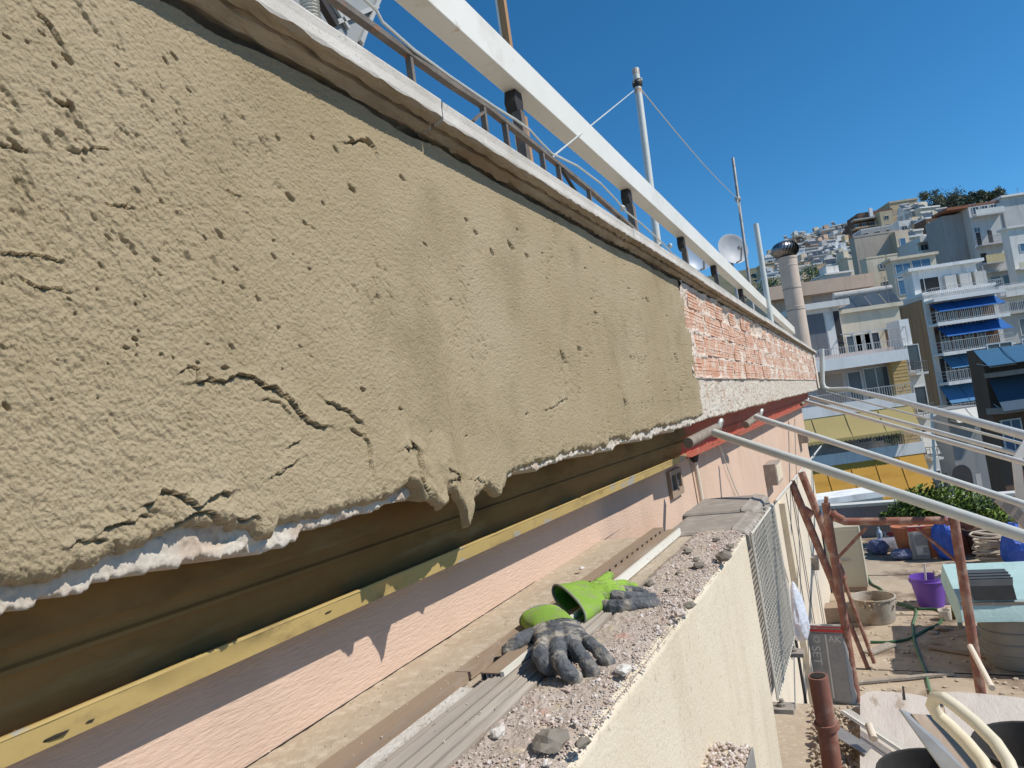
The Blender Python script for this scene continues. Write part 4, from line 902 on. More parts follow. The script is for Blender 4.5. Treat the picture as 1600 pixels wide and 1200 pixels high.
# purple bucket
c = T(1456, 946); ds = (c-C0).dot(R3 @ Vector((0, 0, -1))); r1 = 25*ds/1109; r0 = 18*ds/1109; H = .33
t = thing('bucket', (c.x, c.y, 0), 'purple plastic bucket with a bail handle and a pale stick in it', 'bucket')
pm = mat('purple_plastic', (.17, .075, .42), (.15, .065, .38), rough=.4, spec=.5)
b = MB(); b.lathe([(0, .003), (r0, .003), (r1*.97, H-.05), (r1*1.06, H-.045), (r1*1.06, H-.035), (r1, H-.03), (r1, H), (r1*.96, H), (r0*.95, .01), (0, .01)], 32, loc=(c.x, c.y, 0)); b.build('shell', pm, t, smooth=True)
b = MB(); b.tube([(c.x+r1*1.04*math.cos(a), c.y-.06*math.sin(a)-r1*.25*math.sin(a), H-.03-.085*math.sin(a)) for a in [PI*i/14 for i in range(15)]], .006, 8); b.build('bail_handle', mat('lilac_plastic', (.40, .30, .55), rough=.4), t, smooth=True)
b = MB(); b.tube([(c.x-.03, c.y+.02, .1), (c.x+.0, c.y+.02, H+.14)], .011, 8); tag(b.build('stick', M['render']), 'short pale stick standing in the purple bucket', 'stick')
# hoses
def hose(pts, m, lab, r=.011):
    P = [T(x, y, .014) for x, y in pts]; Q = []
    for i in range(len(P)-1):
        p0 = P[max(i-1, 0)]; p1 = P[i]; p2 = P[i+1]; p3 = P[min(i+2, len(P)-1)]
        for k in range(6):
            s = k/6; Q.append(.5*((2*p1)+(p2-p0)*s+(2*p0-5*p1+4*p2-p3)*s*s+(3*p1-p0-3*p2+p3)*s**3))
    Q.append(P[-1]); b = MB(); b.tube(Q, r, 8); return tag(b.build('garden_hose', m, smooth=True), lab, 'hose')
gh = mat('green_hose', (.05, .13, .06), (.04, .10, .05), rough=.5)
hose(((1354, 898), (1362, 912), (1376, 920), (1388, 935), (1410, 946), (1430, 951), (1462, 952), (1474, 962), (1466, 975), (1445, 985), (1420, 998), (1390, 1003), (1360, 1003)), gh, 'dark green garden hose looping on the terrace floor between tub and bucket', .013)
hose(((1390, 938), (1420, 946), (1432, 955), (1427, 975), (1428, 1000), (1436, 1025), (1446, 1050), (1453, 1078), (1466, 1100)), mat('light_green_hose', (.12, .22, .12), (.09, .17, .09), rough=.5), 'lighter green hose running from the tub towards the planks', .012)
# spirit of small debris
for i, (px, py, s, m_, lab) in enumerate(((1472, 985, .05, 'strip', 'brown offcut lying on the wet floor below the purple bucket'), (1458, 990, .035, 'cap', 'grey offcut lying beside the brown offcut on the wet floor'), (1475, 938, .05, 'yellow', 'yellowish crumpled scrap between the purple bucket and the right red post'), (1490, 955, .04, 'render', 'whitish crumpled scrap near the foot of the right red post'))):
    P = T(px, py); b = MB(); b.lump(P+Vector((0, 0, s*.4)), s, seed=i+9, sub=2, sq=(1.6, 1, .5)); tag(b.build('debris_piece', M[m_]), lab, 'debris')
b = MB()
for k in range(900):
    x = random.uniform(-.72, .9); y = random.uniform(3.5, 9.5); s = random.choice((.005, .008, .012, .02)); b.lump((x, y, s*.3), s, seed=k, sub=1, sq=(1, 1.3, .5))
tag(b.build('floor_rubble', M['ledge']), 'crumbs of render and mortar strewn over the terrace floor', 'rubble', kind='stuff')
def off(px, py, L_, w_, h_, rot, m, name, lab, cat):
    P = T(px, py, .012); Mx = Matrix.Translation(P) @ Matrix.Rotation(rot, 4, 'Z'); b = MB(); b.box((-L_/2, -w_/2, 0), (L_/2, w_/2, h_), Mx); tag(b.build(name, m), lab, cat)
off(1405, 1062, .9, .05, .02, .35, M['slat'], 'wood_lath', 'grey wooden lath on the floor just beyond the planks, left of the light green hose', 'lath')
off(1500, 1020, .55, .06, .02, -.5, M['strip'], 'wood_lath', 'short brown lath on the floor left of the right red post', 'lath')
off(1375, 1015, .35, .10, .02, .9, M['slat'], 'board_scrap', 'broken grey board piece below the hose end, between the red posts', 'board')
off(1308, 968, .40, .22, .16, .1, M['strip'], 'wooden_block', 'brown wooden block against the facade left of the mortar tub', 'block')
for i, (px, py, r_, h_, m_, lab) in enumerate(((1500, 965, .07, .12, 'yellow', 'dented yellow tin left of the right red post'), (1478, 968, .06, .10, 'render', 'small whitish tin in front of the yellow tin'), (1335, 948, .05, .09, 'metal', 'little grey tin standing behind the left red post'))):
    P = T(px, py); b = MB(); b.lathe([(0, .002), (r_*.95, .002), (r_, .01), (r_, h_-.01), (r_*1.04, h_), (r_*.95, h_), (r_*.92, .02), (0, .02)], 20, loc=P); tag(b.build('paint_tin', M[m_], smooth=True), lab, 'tin')
# planters, bags etc. at the far end
potm = mat('terracotta', (.44, .17, .09), (.38, .15, .08), sc=8)
def potfn(px, py, r, h, lab, m=None):
    c = T(px, py); t = thing('flower_pot', c, lab, 'flower pot', 'flower pots at the far end of the terrace')
    b = MB(); b.lathe([(0, .003), (r*.7, .003), (r*.95, h*.8), (r*1.08, h*.82), (r*1.08, h), (r*.95, h), (r*.9, h-.03), (0, h-.04)], 24, loc=c); b.build('pot', m or potm, t, smooth=True)
    b = MB(); b.lathe([(0, h-.035), (r*.9, h-.035)], 16, loc=c); b.build('soil', M['dark'], t); return c
potfn(1424, 868, .20, .44, 'tall terracotta pot behind the upright cement bag')
potfn(1462, 868, .22, .44, 'terracotta pot right of the cement bag, partly behind the blue sheet')
potfn(1512, 862, .20, .50, 'terracotta pot behind the right red post')
potfn(1540, 868, .22, .38, 'dark brown pot behind the heap of rope', mat('dark_brown_pot', (.06, .035, .025)))
bagm = mat('cement_paper', (.50, .47, .42), (.42, .39, .35), sc=12, bump=.6, bsc=14, bdist=.01)
def bag(px, py, w_, h_, d_, rotz, lean, lab, stripes, text=None, name='cement_bag', m=None, laid=False, txt_sz=.05):
    c = T(px, py); t = thing(name, c, lab, 'bag', 'cement bags on the terrace'); t.rotation_euler = (lean, 0, rotz)
    b = MB(); n = 16; P = []
    for i in range(n+1):
        z = h_*i/n; k = math.sin(PI*min(1, max(0, i/n))*.94+.1)**.35; row = []
        for j in range(25):
            a = 2*PI*(j % 24)/24; ca, sa = math.cos(a), math.sin(a)
            x = w_/2*math.copysign(abs(ca)**.45, ca); y = d_/2*k*math.copysign(abs(sa)**.6, sa)
            q = 1+.03*math.sin(z*38+j)+.02*math.sin(j*3.1+i)
            row.append((x*q, y*q, z))
        P.append(row)
    b.grid(P); b.add(P[0][:24], [tuple(range(24))]); b.add(P[-1][:24], [tuple(range(24))])
    b.build('sack', m or bagm, t, smooth=True, world=False)
    for (x0, x1, z0, z1, mm) in stripes:
        b = MB(); b.box((x0*w_, -d_*.56, z0*h_), (x1*w_, -d_*.50, z1*h_)); b.build('printed_panel', mm, t, world=False)
    if text:
        for (s, x, z, size, rot) in text:
            cu = bpy.data.curves.new('t', 'FONT'); cu.body = s; cu.size = size; cu.extrude = .001; cu.align_x = 'CENTER'; cu.align_y = 'CENTER'
            to = bpy.data.objects.new('tmp', cu); COL.objects.link(to); me = bpy.data.meshes.new_from_object(to); bpy.data.objects.remove(to)
            me.materials.append(wpn); o = bpy.data.objects.new('lettering', me); COL.objects.link(o); o.parent = t
            o.location = (x*w_, -d_*.575, z*h_); o.rotation_euler = (PI/2, rot, 0)
    return t
gp = mat('grey_print', (.24, .235, .23), (.30, .29, .28), sc=18, rough=.7); rp = mat('red_print', (.50, .06, .05), rough=.7); wpn = mat('white_print', (.62, .60, .56), rough=.7)
bag(1308, 1096, .31, .62, .14, -.15, -.10, 'upright grey and red cement bag with white lettering leaning on the facade', [(-.46, .42, .05, .90, gp), (-.47, .47, .93, .965, rp), (-.47, .47, .985, 1.0, rp)],
    [('SET', -.30, .62, .10, PI/2), ('KA', -.30, .30, .10, PI/2), ('AK', .22, .84, .075, 0), ('O', -.25, .83, .07, PI/2)])
bb = [o for o in COL.objects if o.name.startswith('cement_bag')][-1]
b = MB(); b.box((-.006, -.0825, .05), (.006, -.0815, .56)); b.build('white_stripe', wpn, bb, world=False)
bag(1440, 873, .24, .46, .12, .05, -.06, 'upright white cement bag with a red top and dark printed windows, at the far end', [(-.20, .40, .42, .74, gp), (-.20, .12, .16, .36, wpn), (.18, .40, .20, .36, gp), (-.5, .5, .86, 1.0, rp), (-.46, -.26, .06, .78, gp), (-.20, .4, .05, .12, gp)],
    [('CEMENT', -.36, .42, .055, PI/2)] if False else None, m=wpn)
t = bag(1386, 862, .34, .20, .16, .5, 0, 'grey cement bag lying at the far left of the terrace end', [], None, m=mat('grey_bag', (.20, .20, .25), (.26, .26, .30), sc=9, bump=.7, bsc=16, bdist=.02))
t = bag(1402, 852, .30, .22, .10, .15, -.3, 'crumpled bag with red stripes among the grey bags', [(-.4, .4, .72, .92, rp), (-.3, .4, .30, .38, rp), (-.3, .4, .46, .54, rp), (-.3, .4, .62, .68, rp)], None, m=wpn)
bluem = mat('blue_plastic_sheet', (.012, .07, .42), (.02, .11, .55), sc=9, rough=.35, bump=1, bsc=14, bdist=.03, spec=.6)
lb = mat('clear_blue_plastic', (.10, .13, .28), (.20, .23, .36), sc=16, rough=.3, bump=1, bsc=20, bdist=.03)
def crumple(px, py, w_, h_, d_, m, name, lab, cat, seed=1, grp=None):
    c = T(px, py); b = MB(); vs = []
    for v_ in ICO[3][0]:
        n_ = 1+.55*(float(fbm(np.array([v_[0]*2.1+seed*3]), np.array([v_[1]*2.1+v_[2]*2.6]), seed, 3)[0])-.5)
        vs.append((c.x+v_[0]*w_/2*n_, c.y+v_[1]*d_/2*n_, max(.004, h_*(.42+v_[2]*.52*n_))))
    b.add(vs, ICO[3][1]); return tag(b.build(name, m, smooth=False), lab, cat, grp)
crumple(1484, 874, .34, .62, .22, bluem, 'blue_sack', 'bright blue plastic sack behind the right red post', 'sack', 2)
crumple(1595, 888, .36, .60, .30, bluem, 'blue_sack', 'bright blue plastic sack at the right edge beside the rope heap', 'sack', 4)
crumple(1412, 874, .34, .17, .20, lb, 'plastic_bag', 'pale blue crumpled plastic bag in front of the terracotta pot', 'bag', 7)
crumple(1374, 866, .30, .24, .18, lb, 'plastic_bag', 'pale blue plastic wrap beside the beige cabinet', 'bag', 8)
c = T(1378, 858); b = MB(); b.lathe([(0, 0), (.04, 0), (.042, .16), (.016, .21), (.016, .24), (0, .24)], 14, loc=c+Vector((0, 0, .1))); tag(b.build('water_bottle', mat('clear_bottle', (.45, .55, .68), rough=.2)), 'clear water bottle standing among the bags', 'bottle')
# rope / cable heap
cm = mat('cream_rope', (.55, .47, .38), (.45, .38, .30), sc=14)
t = thing('rope_heap', T(1552, 882), 'tangled heap of cream rope with one big loop, right of the red post', 'rope')
c = T(1556, 880)
for k in range(22):
    r_ = random.uniform(.10, .24); z_ = .03+.020*k*random.uniform(.6, 1); q = []
    tx_, ty_ = random.uniform(-.4, .4), random.uniform(-.3, .3)
    for i in range(20):
        a = 2*PI*i/20; q.append(c+Vector((r_*math.cos(a)+random.uniform(-.01, .01), r_*.7*math.sin(a), max(.02, z_+.1*tx_*math.cos(a)+.1*ty_*math.sin(a)))))
    b = MB(); b.tube(q, .013, 6, closed=True); b.build('coil', cm, t, smooth=True)
q = [ony(x, y, c.y) for x, y in ((1570, 858), (1552, 860), (1530, 861), (1519, 857), (1522, 850), (1540, 846), (1560, 850), (1572, 858))]
b = MB(); b.tube(q, .012, 8); b.build('big_loop', cm, t, smooth=True)
# table with pale turquoise cloth
hz = .62
Tq = [onz(x, y, hz) for x, y in ((1500, 940), (1640, 950), (1640, 880), (1505, 883))]
t = thing('work_table', (sum(p.x for p in Tq)/4, sum(p.y for p in Tq)/4, 0), 'table under a pale turquoise sheet at the right edge', 'table')
xs_ = [p.x for p in Tq]; x0, x1 = Tq[0].x, Tq[0].x+1.5; y0, y1 = Tq[0].y, Tq[3].y
cl = MB(); P = []
for i in range(30):
    row = []
    for j in range(40):
        x = x0-.05+(x1-x0+.1)*j/39; y = y0-.06+(y1-y0+.12)*i/29
        z = hz+.010*(float(fbm(np.array([x*6]), np.array([y*9]), 4, 3)[0])-.3)
        z -= .16*(1 if (j == 0 or i == 0) else 0)+.05*(1 if (i == 1) else 0)
        row.append((x, y, z))
    P.append(row)
cl.grid(P); tag(cl.build('sheet', mat('turquoise_sheet', (.42, .58, .56), (.36, .52, .50), sc=3, rough=.7, bump=.5, bsc=8, bdist=.02), smooth=True), 'pale turquoise sheet spread over the table', 'sheet')
b = MB(); b.box((x0, y0, hz-.04), (x1, y1, hz-.012)); b.build('table_top', M['cap'], t)
for x, y in ((x0+.05, y0+.05), (x1-.05, y0+.05), (x0+.05, y1-.05), (x1-.05, y1-.05)):
    b = MB(); b.box((x-.02, y-.02, 0), (x+.02, y+.02, hz-.041)); b.build('leg', M['metal'], t)
# dark grey bag on the table
A = onz(1522, 938, hz+.01); B_ = onz(1590, 938, hz+.01); w_ = B_.x-A.x
t = thing('tool_case', ((A.x+B_.x)/2, A.y+.15, hz), 'dark grey ribbed case lying on the turquoise sheet', 'case')
dg = mat('dark_grey_case', (.085, .09, .09), (.065, .07, .07), sc=5, rough=.5)
b = MB(); b.prism([(A.x, A.y, hz+.008), (A.x-.01, A.y, hz+.13), (A.x+.0, A.y+.03, hz+.17), (A.x, A.y+.42, hz+.17), (A.x, A.y+.42, hz+.008)], (w_, 0, 0)); b.build('body', dg, t)
for k in range(3):
    b = MB(); b.box((A.x-.006, A.y+.1*k+.06, hz+.1705), (B_.x+.006, A.y+.1*k+.085, hz+.178)); b.build('rib', dg, t)
# white box left of post
A = T(1472, 945); t = thing('white_container', A, 'dirty white container with an olive label, left of the right red post', 'container')
b = MB(); b.box((A.x-.02, A.y, 0), (A.x+.26, A.y+.22, .33)); b.build('body', M['render'], t)
b = MB(); b.box((A.x+.06, A.y-.004, .10), (A.x+.20, A.y-.001, .26)); b.build('label_panel', mat('olive_label', (.35, .36, .10), rough=.6), t)
b = MB(); 
for k in range(14): b.lump((A.x+.24*random.random(), A.y+.2*random.random(), .335), random.uniform(.015, .035), seed=k, sub=2, sq=(1, 1, .5))
tag(b.build('mortar_scraps', M['ledge']), 'mortar scraps on the lid of the white container', 'debris', kind='stuff')
# large grey barrel
zt = .46; c = T(1592, 1042); ds = (c-C0).dot(R3 @ Vector((0, 0, -1))); r_ = 47*ds/1109
c = c+Vector((.03, r_*.4, 0))
t = thing('plastic_barrel', (c.x, c.y, 0), 'big translucent grey plastic bin at the right edge under the table level', 'bin')
b = MB(); b.lathe([(0, .004), (r_*.92, .004), (r_, .05), (r_*1.02, zt-.05), (r_*1.1, zt-.045), (r_*1.1, zt), (r_*1.0, zt), (r_*.9, .05), (0, .04)], 36, loc=(c.x, c.y, 0)); b.build('shell', mat('grey_bin', (.27, .26, .23), (.22, .21, .19), sc=3, rough=.35), t, smooth=True)
for k in range(3):
    a = [(c.x+r_*1.03*math.cos(q), c.y+r_*1.03*math.sin(q), .12+.1*k) for q in [2*PI*i/28 for i in range(28)]]
    b = MB(); b.tube(a, .008, 6, closed=True); b.build('hoop', MATS['grey_bin'], t, smooth=True)
# hedge / climbing plants at far end
leafm = [mat('leaf_lime', (.20, .29, .05), (.26, .34, .07), rough=.55, sc=30), mat('leaf_mid', (.09, .16, .03), (.13, .20, .04), rough=.55, sc=30), mat('leaf_dark', (.025, .05, .015), rough=.6)]
def shrub(c, rx, ry_, rz_, n, s, seed, lab, cat='shrub', name='leafy_shrub', sh=(.35, .4, .25), stems=6, z0=None, grp=None):
    t = thing(name, (c[0], c[1], z0 if z0 is not None else c[2]-rz_), lab, cat, grp); r = random.Random(seed)
    clumps = [(r.gauss(0, .5), r.gauss(0, .5), r.gauss(0, .45), r.uniform(.22, .45)) for _ in range(16)]
    b = MB()
    for k in range(n):
        cx_, cy_2, cz_, cr = clumps[k % 16]
        for _ in range(20):
            p = Vector((cx_+r.gauss(0, cr), cy_2+r.gauss(0, cr), cz_+r.gauss(0, cr)))
            if p.length < 1.15: break
        P_ = Vector((c[0]+p.x*rx, c[1]+p.y*ry_, c[2]+p.z*rz_)); a = Vector((r.gauss(0, 1), r.gauss(0, 1), r.gauss(.3, .8))).normalized(); u_ = a.orthogonal().normalized(); v_ = a.cross(u_)
        L_ = s*r.uniform(.6, 1.3); b.cur = 0 if r.random() < sh[0] else (1 if r.random() < .6 else 2)
        b.add([P_-u_*L_, P_+v_*L_*.38, P_+u_*L_, P_-v_*L_*.38], [(0, 1, 2, 3)])
    b.build('foliage', leafm, t, fix=False)
    b = MB(); bs = Vector((c[0], c[1], z0 if z0 is not None else c[2]-rz_))
    for k in range(stems):
        e = Vector((c[0]+r.uniform(-.6, .6)*rx, c[1]+r.uniform(-.5, .5)*ry_, c[2]+r.uniform(-.2, .6)*rz_)); b.tube([bs, bs.lerp(e, .5)+Vector((r.uniform(-.1, .1)*rx, 0, 0)), e], [s*.28, s*.2, s*.08], 5)
    b.build('stems', M['strip'], t); return t
q = ony(1470, 790, 12.6); shrub((q.x, 12.7, q.z), .62, .35, .30, 2600, .042, 3, 'bright green leafy shrub behind the white pipes', z0=.44)
q = ony(1518, 812, 12.4); shrub((q.x, 12.5, q.z), .50, .35, .22, 1800, .04, 5, 'green shrub hanging to the right, above the rope heap', z0=.44)
q = ony(1425, 800, 12.9); shrub((q.x, 12.8, q.z), .42, .3, .13, 1100, .036, 8, 'low dark green shrub just above the red crossbar', sh=(.15, .5, .3), z0=.44)
# wooden slat fence beyond
sy = 14.6; t = thing('slat_fence', ony(1362, 800, sy), 'short fence of brown wooden slats seen above the red crossbar', 'fence')
for k in range(7):
    x_ = 1343+k*7; A = ony(x_, 794-k*.6, sy); B_ = ony(x_+4, 826, sy); b = MB(); b.bar(A, B_, .06, .02, up=(0, 1, 0)); b.build('slat', M['strip'] if k % 2 else mat('greywood', (.38, .28, .24), sc=8), t)

# ================================================================== SCAFFOLD
sg = 'rusty red scaffold tubes on the terrace'
def sc_tube(pts, r, parent, name='tube', m=None):
    b = MB(); b.tube(pts, r, 14); return b.build(name, m or M['oxide'], parent, smooth=True)
ys_ = 6.55
t = thing('scaffolding', ony(1336, 1085, ys_), 'rusty red scaffold frame with a crossbar and two corner braces', 'scaffold frame', sg)
F = lambda x, y: ony(x, y, ys_)
b0 = F(1290, 786); b1 = F(1342, 1118)
sc_tube([b0, F(1346, 1140)], .034, t, 'post')
sc_tube([F(1490, 808), F(1537, 1110)], .036, t, 'post')
sc_tube([F(1302, 808), F(1320, 815), F(1345, 815), F(1477, 813), F(1484, 818)], .031, t, 'crossbar')
sc_tube([F(1308, 873), F(1354, 824)], .013, t, 'corner_brace'); sc_tube([F(1432, 824), F(1498, 880)], .013, t, 'corner_brace')
sc_tube([F(1291, 776), F(1290, 800)], .017, t, 'joint_pin')
sc_tube([F(1300, 800), F(1306, 806), F(1318, 812)], .03, t, 'weld_elbow')
ysb = 7.3; F2 = lambda x, y: ony(x, y, ysb)
t = thing('scaffolding', F2(1315, 945), 'second scaffold frame with crossed rusty tubes close to the facade', 'scaffold frame', sg)
sc_tube([F2(1236, 752), F2(1318, 950)], .036, t, 'diagonal')
sc_tube([F2(1252, 738), F2(1318, 905)], .034, t, 'diagonal')
sc_tube([F2(1256, 795), F2(1270, 805)], .035, t, 'clamp')
sc_tube([F2(1302, 800), F2(1290, 815), F2(1292, 840), F2(1305, 850)], .02, t, 'bent_end')
sc_tube([F2(1308, 880), F2(1366, 1036)], .017, t, 'lower_brace')
sc_tube([F2(1316, 945), F2(1366, 1068)], .020, t, 'lower_brace')
t = thing('scaffold_post', atd(1280, 1200, 2.0), 'thick short rusty tube standing in the foreground beside the beige shutter post', 'scaffold post', sg)
sc_tube([atd(1278, 1056, 2.1), atd(1290, 1125, 2.1), atd(1312, 1280, 2.1)], .028, t, 'tube')
b = MB(); A = atd(1278, 1056, 2.1); b.lathe([(.0, .002), (.022, .002)], 14, loc=A); b.build('dark_mouth', M['dark'], t)
sc_tube([atd(1291, 1128, 2.1), atd(1293, 1137, 2.1)], .035, t, 'collar')
# right: plastic pipe leaning on the post
sc_tube
b = MB(); b.tube([atd(1516, 1010, 4.9), atd(1550, 1075, 4.2)], .018, 10); tag(b.build('plastic_tube', M['creamsm'], smooth=True), 'pale plastic tube leaning at the foot of the right red post', 'tube')
# cloth strips tied on scaffolding
# planks near the camera
zp = CZ-1.15
def plank(x_l, x_r, yfar, lab, seed):
    t = []
    b = MB(); r = random.Random(seed); P = []; n = 10
    for i, z in enumerate((zp-.03, zp)):
        pass
    out = []
    for j in range(n+1):
        q = j/n; x = x_l+(x_r-x_l)*q; out.append((x, yfar+(.02*math.sin(q*3+seed)-.05*(abs(q-.5)*2)**6)+r.uniform(-.003, .003)))
    top = [(x, y, zp) for x, y in out]+[(x_r, -1, zp), (x_l, -1, zp)]
    b.prism([(x, y, zp-.03) for x, y, _ in top], (0, 0, .03))
    return tag(b.build('scaffold_plank', mat('bleached_plank', (.60, .54, .47), (.52, .46, .40), sc=5, rough=.9, bump=.3, bsc=40, stretch=(3, .6, 3), c3=(.38, .31, .24), sc3=8, f3=(.6, .7)), None), lab, 'plank', 'scaffold planks in the foreground')
pa = onz(1344, 1082, zp); pb = onz(1467, 1084, zp); pc = onz(1640, 1080, zp)
plank(pa.x, pb.x-.006, pa.y, 'left pale scaffold plank with a saw notch in its end', 1)
plank(pb.x+.006, pb.x+.28, pa.y+.03, 'right pale scaffold plank under the trowel handle', 2)
b = MB(); A = onz(1411, 1076, zp+.002); b.box((A.x-.003, A.y-.10, zp+.0005), (A.x+.004, A.y+.02, zp+.003)); nt_ = b.build('saw_notch', M['dark'], [o for o in COL.objects if o.name.startswith('scaffold_plank')][0])
# corner bead (perforated strip) and clear ruler
t = thing('corner_bead', onz(1370, 1140, zp+.02), 'white perforated plaster corner bead lying across the left plank', 'corner bead')
A = onz(1318, 1110, zp+.03); B_ = onz(1425, 1180, zp+.03); dd = (B_-A).normalized(); sd = dd.cross(Vector((0, 0, 1))).normalized()
b = MB(); L_ = (B_-A).length
for k in (-1, -.33, .33, 1): b.bar(A+sd*.010*k-sd*.012, B_+sd*.010*k-sd*.012, .0018, .002)
n = 42
for k in range(n+1): b.bar(A+dd*L_*k/n-sd*.022, A+dd*L_*k/n-sd*.002, .0018, .0018)
tag(b.build('perforated_wing', M['white'], t), kind='stuff')
b = MB(); b.bar(A+sd*.006, B_+sd*.006, .006, .006); b.build('spine', M['white'], t)
b = MB(); b.bar(A+sd*.016, B_+sd*.016, .005, .002); b.build('outer_wing', M['metal'], t)
P = onz(1365, 1148, zp+.05); b = MB(); b.tube([P+Vector((-.01, .02, .02)), P+Vector((.0, -.03, .0))], .012, 12); tag(b.build('roller', M['creamsm'], smooth=True), 'small cream plastic roller on the corner bead', 'roller')
q = [onz(x, y, zp+.006) for x, y in ((1281, 1136), (1300, 1128), (1362, 1168), (1352, 1180))]
b = MB(); b.quadbox(q, (0, 0, .002)); tag(b.build('metal_scraper', M['metal']), 'thin dull metal plate lying left of the corner bead', 'scraper')
b = MB()
for k in range(400):
    P = onz(random.uniform(1270, 1345), random.uniform(1110, 1215), zp-.05); s = random.uniform(.003, .010); b.lump(P+Vector((0, 0, random.random()*.02)), s, seed=k, sub=1)
tag(b.build('platform_rubble', M['ledge']), 'rubble heaped on the scaffold platform at the foot of the wall', 'rubble', kind='stuff')
b = MB(); A = onz(1262, 1105, zp-.06); B_ = onz(1348, 1105, zp-.06); b.box((min(A.x, -.60), .5, zp-.09), (B_.x-.01, A.y+.02, zp-.055)); tag(b.build('platform_board', M['ledge']), 'dusty platform board between the left plank and the facade', 'board')
# bucket and trowel at the bottom right
c = onz(1462, 1208, zp+.20); t = thing('black_bucket', (c.x, c.y, zp), 'dark bucket at the bottom edge, seen from above under the trowel', 'bucket')
bk = mat('black_rubber', (.025, .022, .02), (.05, .045, .04), sc=5, rough=.8)
b = MB(); r_ = .125; b.lathe([(0, .01), (r_*.8, .01), (r_, .19), (r_*1.04, .2), (r_*.97, .2), (r_*.77, .02), (0, .02)], 32, loc=(c.x, c.y, zp)); b.build('shell', bk, t, smooth=True)
c = onz(1620, 1170, zp+.16); t = thing('black_bucket', (c.x, c.y, zp), 'dark bucket at the right edge behind the cream handle', 'bucket')
b = MB(); b.lathe([(0, .01), (r_*.8, .01), (r_*1.1, .16), (r_*1.14, .17), (r_*1.06, .17), (r_*.77, .02), (0, .02)], 32, loc=(c.x, c.y, zp)); b.build('shell', bk, t, smooth=True)
t = thing('plastering_trowel', atd(1480, 1150, 1.5), 'plastering trowel with a bulky cream loop handle and a grey blade, lying over the bucket', 'trowel')
q = [atd(x, y, d_) for x, y, d_ in ((1405, 1107, 1.62), (1432, 1118, 1.62), (1530, 1225, 1.44), (1500, 1240, 1.44))]
b = MB(); b.quadbox(q, R3 @ Vector((0, -.004, -.002))); b.build('blade', M['metal'], t)
b = MB(); b.quadbox([atd(x, y, d_) for x, y, d_ in ((1424, 1115, 1.61), (1470, 1118, 1.62), (1600, 1240, 1.45), (1525, 1240, 1.44))], R3 @ Vector((0, -.004, -.004))); b.build('worn_board', M['strip'], t)
hm = mat('cream_plastic', (.70, .62, .46), (.64, .56, .40), sc=5, rough=.5)
H_ = [atd(x, y, d_) for x, y, d_ in ((1553, 1230, 1.36), (1535, 1190, 1.40), (1510, 1160, 1.44), (1485, 1135, 1.48), (1466, 1118, 1.50), (1456, 1102, 1.50), (1460, 1090, 1.49), (1474, 1090, 1.47), (1495, 1105, 1.45), (1525, 1130, 1.41), (1555, 1160, 1.36), (1575, 1190, 1.32), (1590, 1230, 1.28))]
b = MB(); b.tube(H_, [.0135, .0135, .0135, .0135, .013, .0125, .0125, .0125, .0125, .0125, .0125, .0125, .0125], 14); b.build('handle', hm, t, smooth=True)
# plastic bag hanging by the air conditioner
c = onx(1246, 955, -.52); t = thing('hanging_bag', c, 'white and pale blue plastic bag hanging beside the wire guard', 'bag')
b = MB(); vs = []
for v_ in ICO[3][0]:
    n_ = 1+.6*(float(fbm(np.array([v_[0]*2.5]), np.array([v_[1]*2.5+v_[2]*3]), 3, 3)[0])-.5); tp = .35+.65*(1-v_[2])/2
    vs.append((c.x+v_[0]*.07*n_*tp, c.y+v_[1]*.12*n_*tp, c.z+v_[2]*.17))
b.add(vs, ICO[3][1]); b.build('bag', mat('white_polythene', (.66, .68, .72), (.55, .60, .68), sc=12, rough=.35, bump=1, bsc=30, bdist=.01), t)
b = MB(); b.tube([onx(x, y, -.50) for x, y in ((1206, 845), (1222, 875), (1232, 910), (1236, 960), (1233, 1010), (1238, 1030))], .004, 6); tag(b.build('guard_cable', M['pipe']), 'thin pale cable hanging between wire guard and facade', 'cable')
# ================================================================== THE TOWN
def hill_z(y, x=0):
    if y < 95: return -16.0
    if y < 270: return -16+(y-95)*.37
    return 48.75+(y-270)*.05
ys = np.concatenate([np.linspace(13.7, 95, 20), np.linspace(97, 300, 60), np.linspace(320, 4200, 12)]); xs = np.concatenate([np.linspace(-2500, -150, 8), np.linspace(-130, 330, 70), np.linspace(360, 4000, 8)])
Xt, Yt = np.meshgrid(xs, ys); Zt = np.vectorize(hill_z)(Yt)+np.where((Yt > 110) & (Yt < 300), 2.5*(fbm(Xt/22, Yt/22, 3, 3)-.5), 0)
Zt = np.where(Yt > 310, Zt-np.clip((Yt-310)*.12, 0, 70), Zt)
Zt = np.where(Xt < -130, np.minimum(Zt, -16), Zt)
hillm = mat('hill_ground', (.16, .15, .11), (.10, .11, .06), sc=.08, rough=1)
tag(np_grid_obj('hillside', Xt, Yt, Zt, hillm, None), kind='structure')
b = MB(); b.box((-3000, -3000, -16.4), (4500, 4500, -16.05)); tag(b.build('street_ground', mat('street_asphalt', (.06, .06, .06), (.09, .085, .08), sc=.3)), kind='structure')

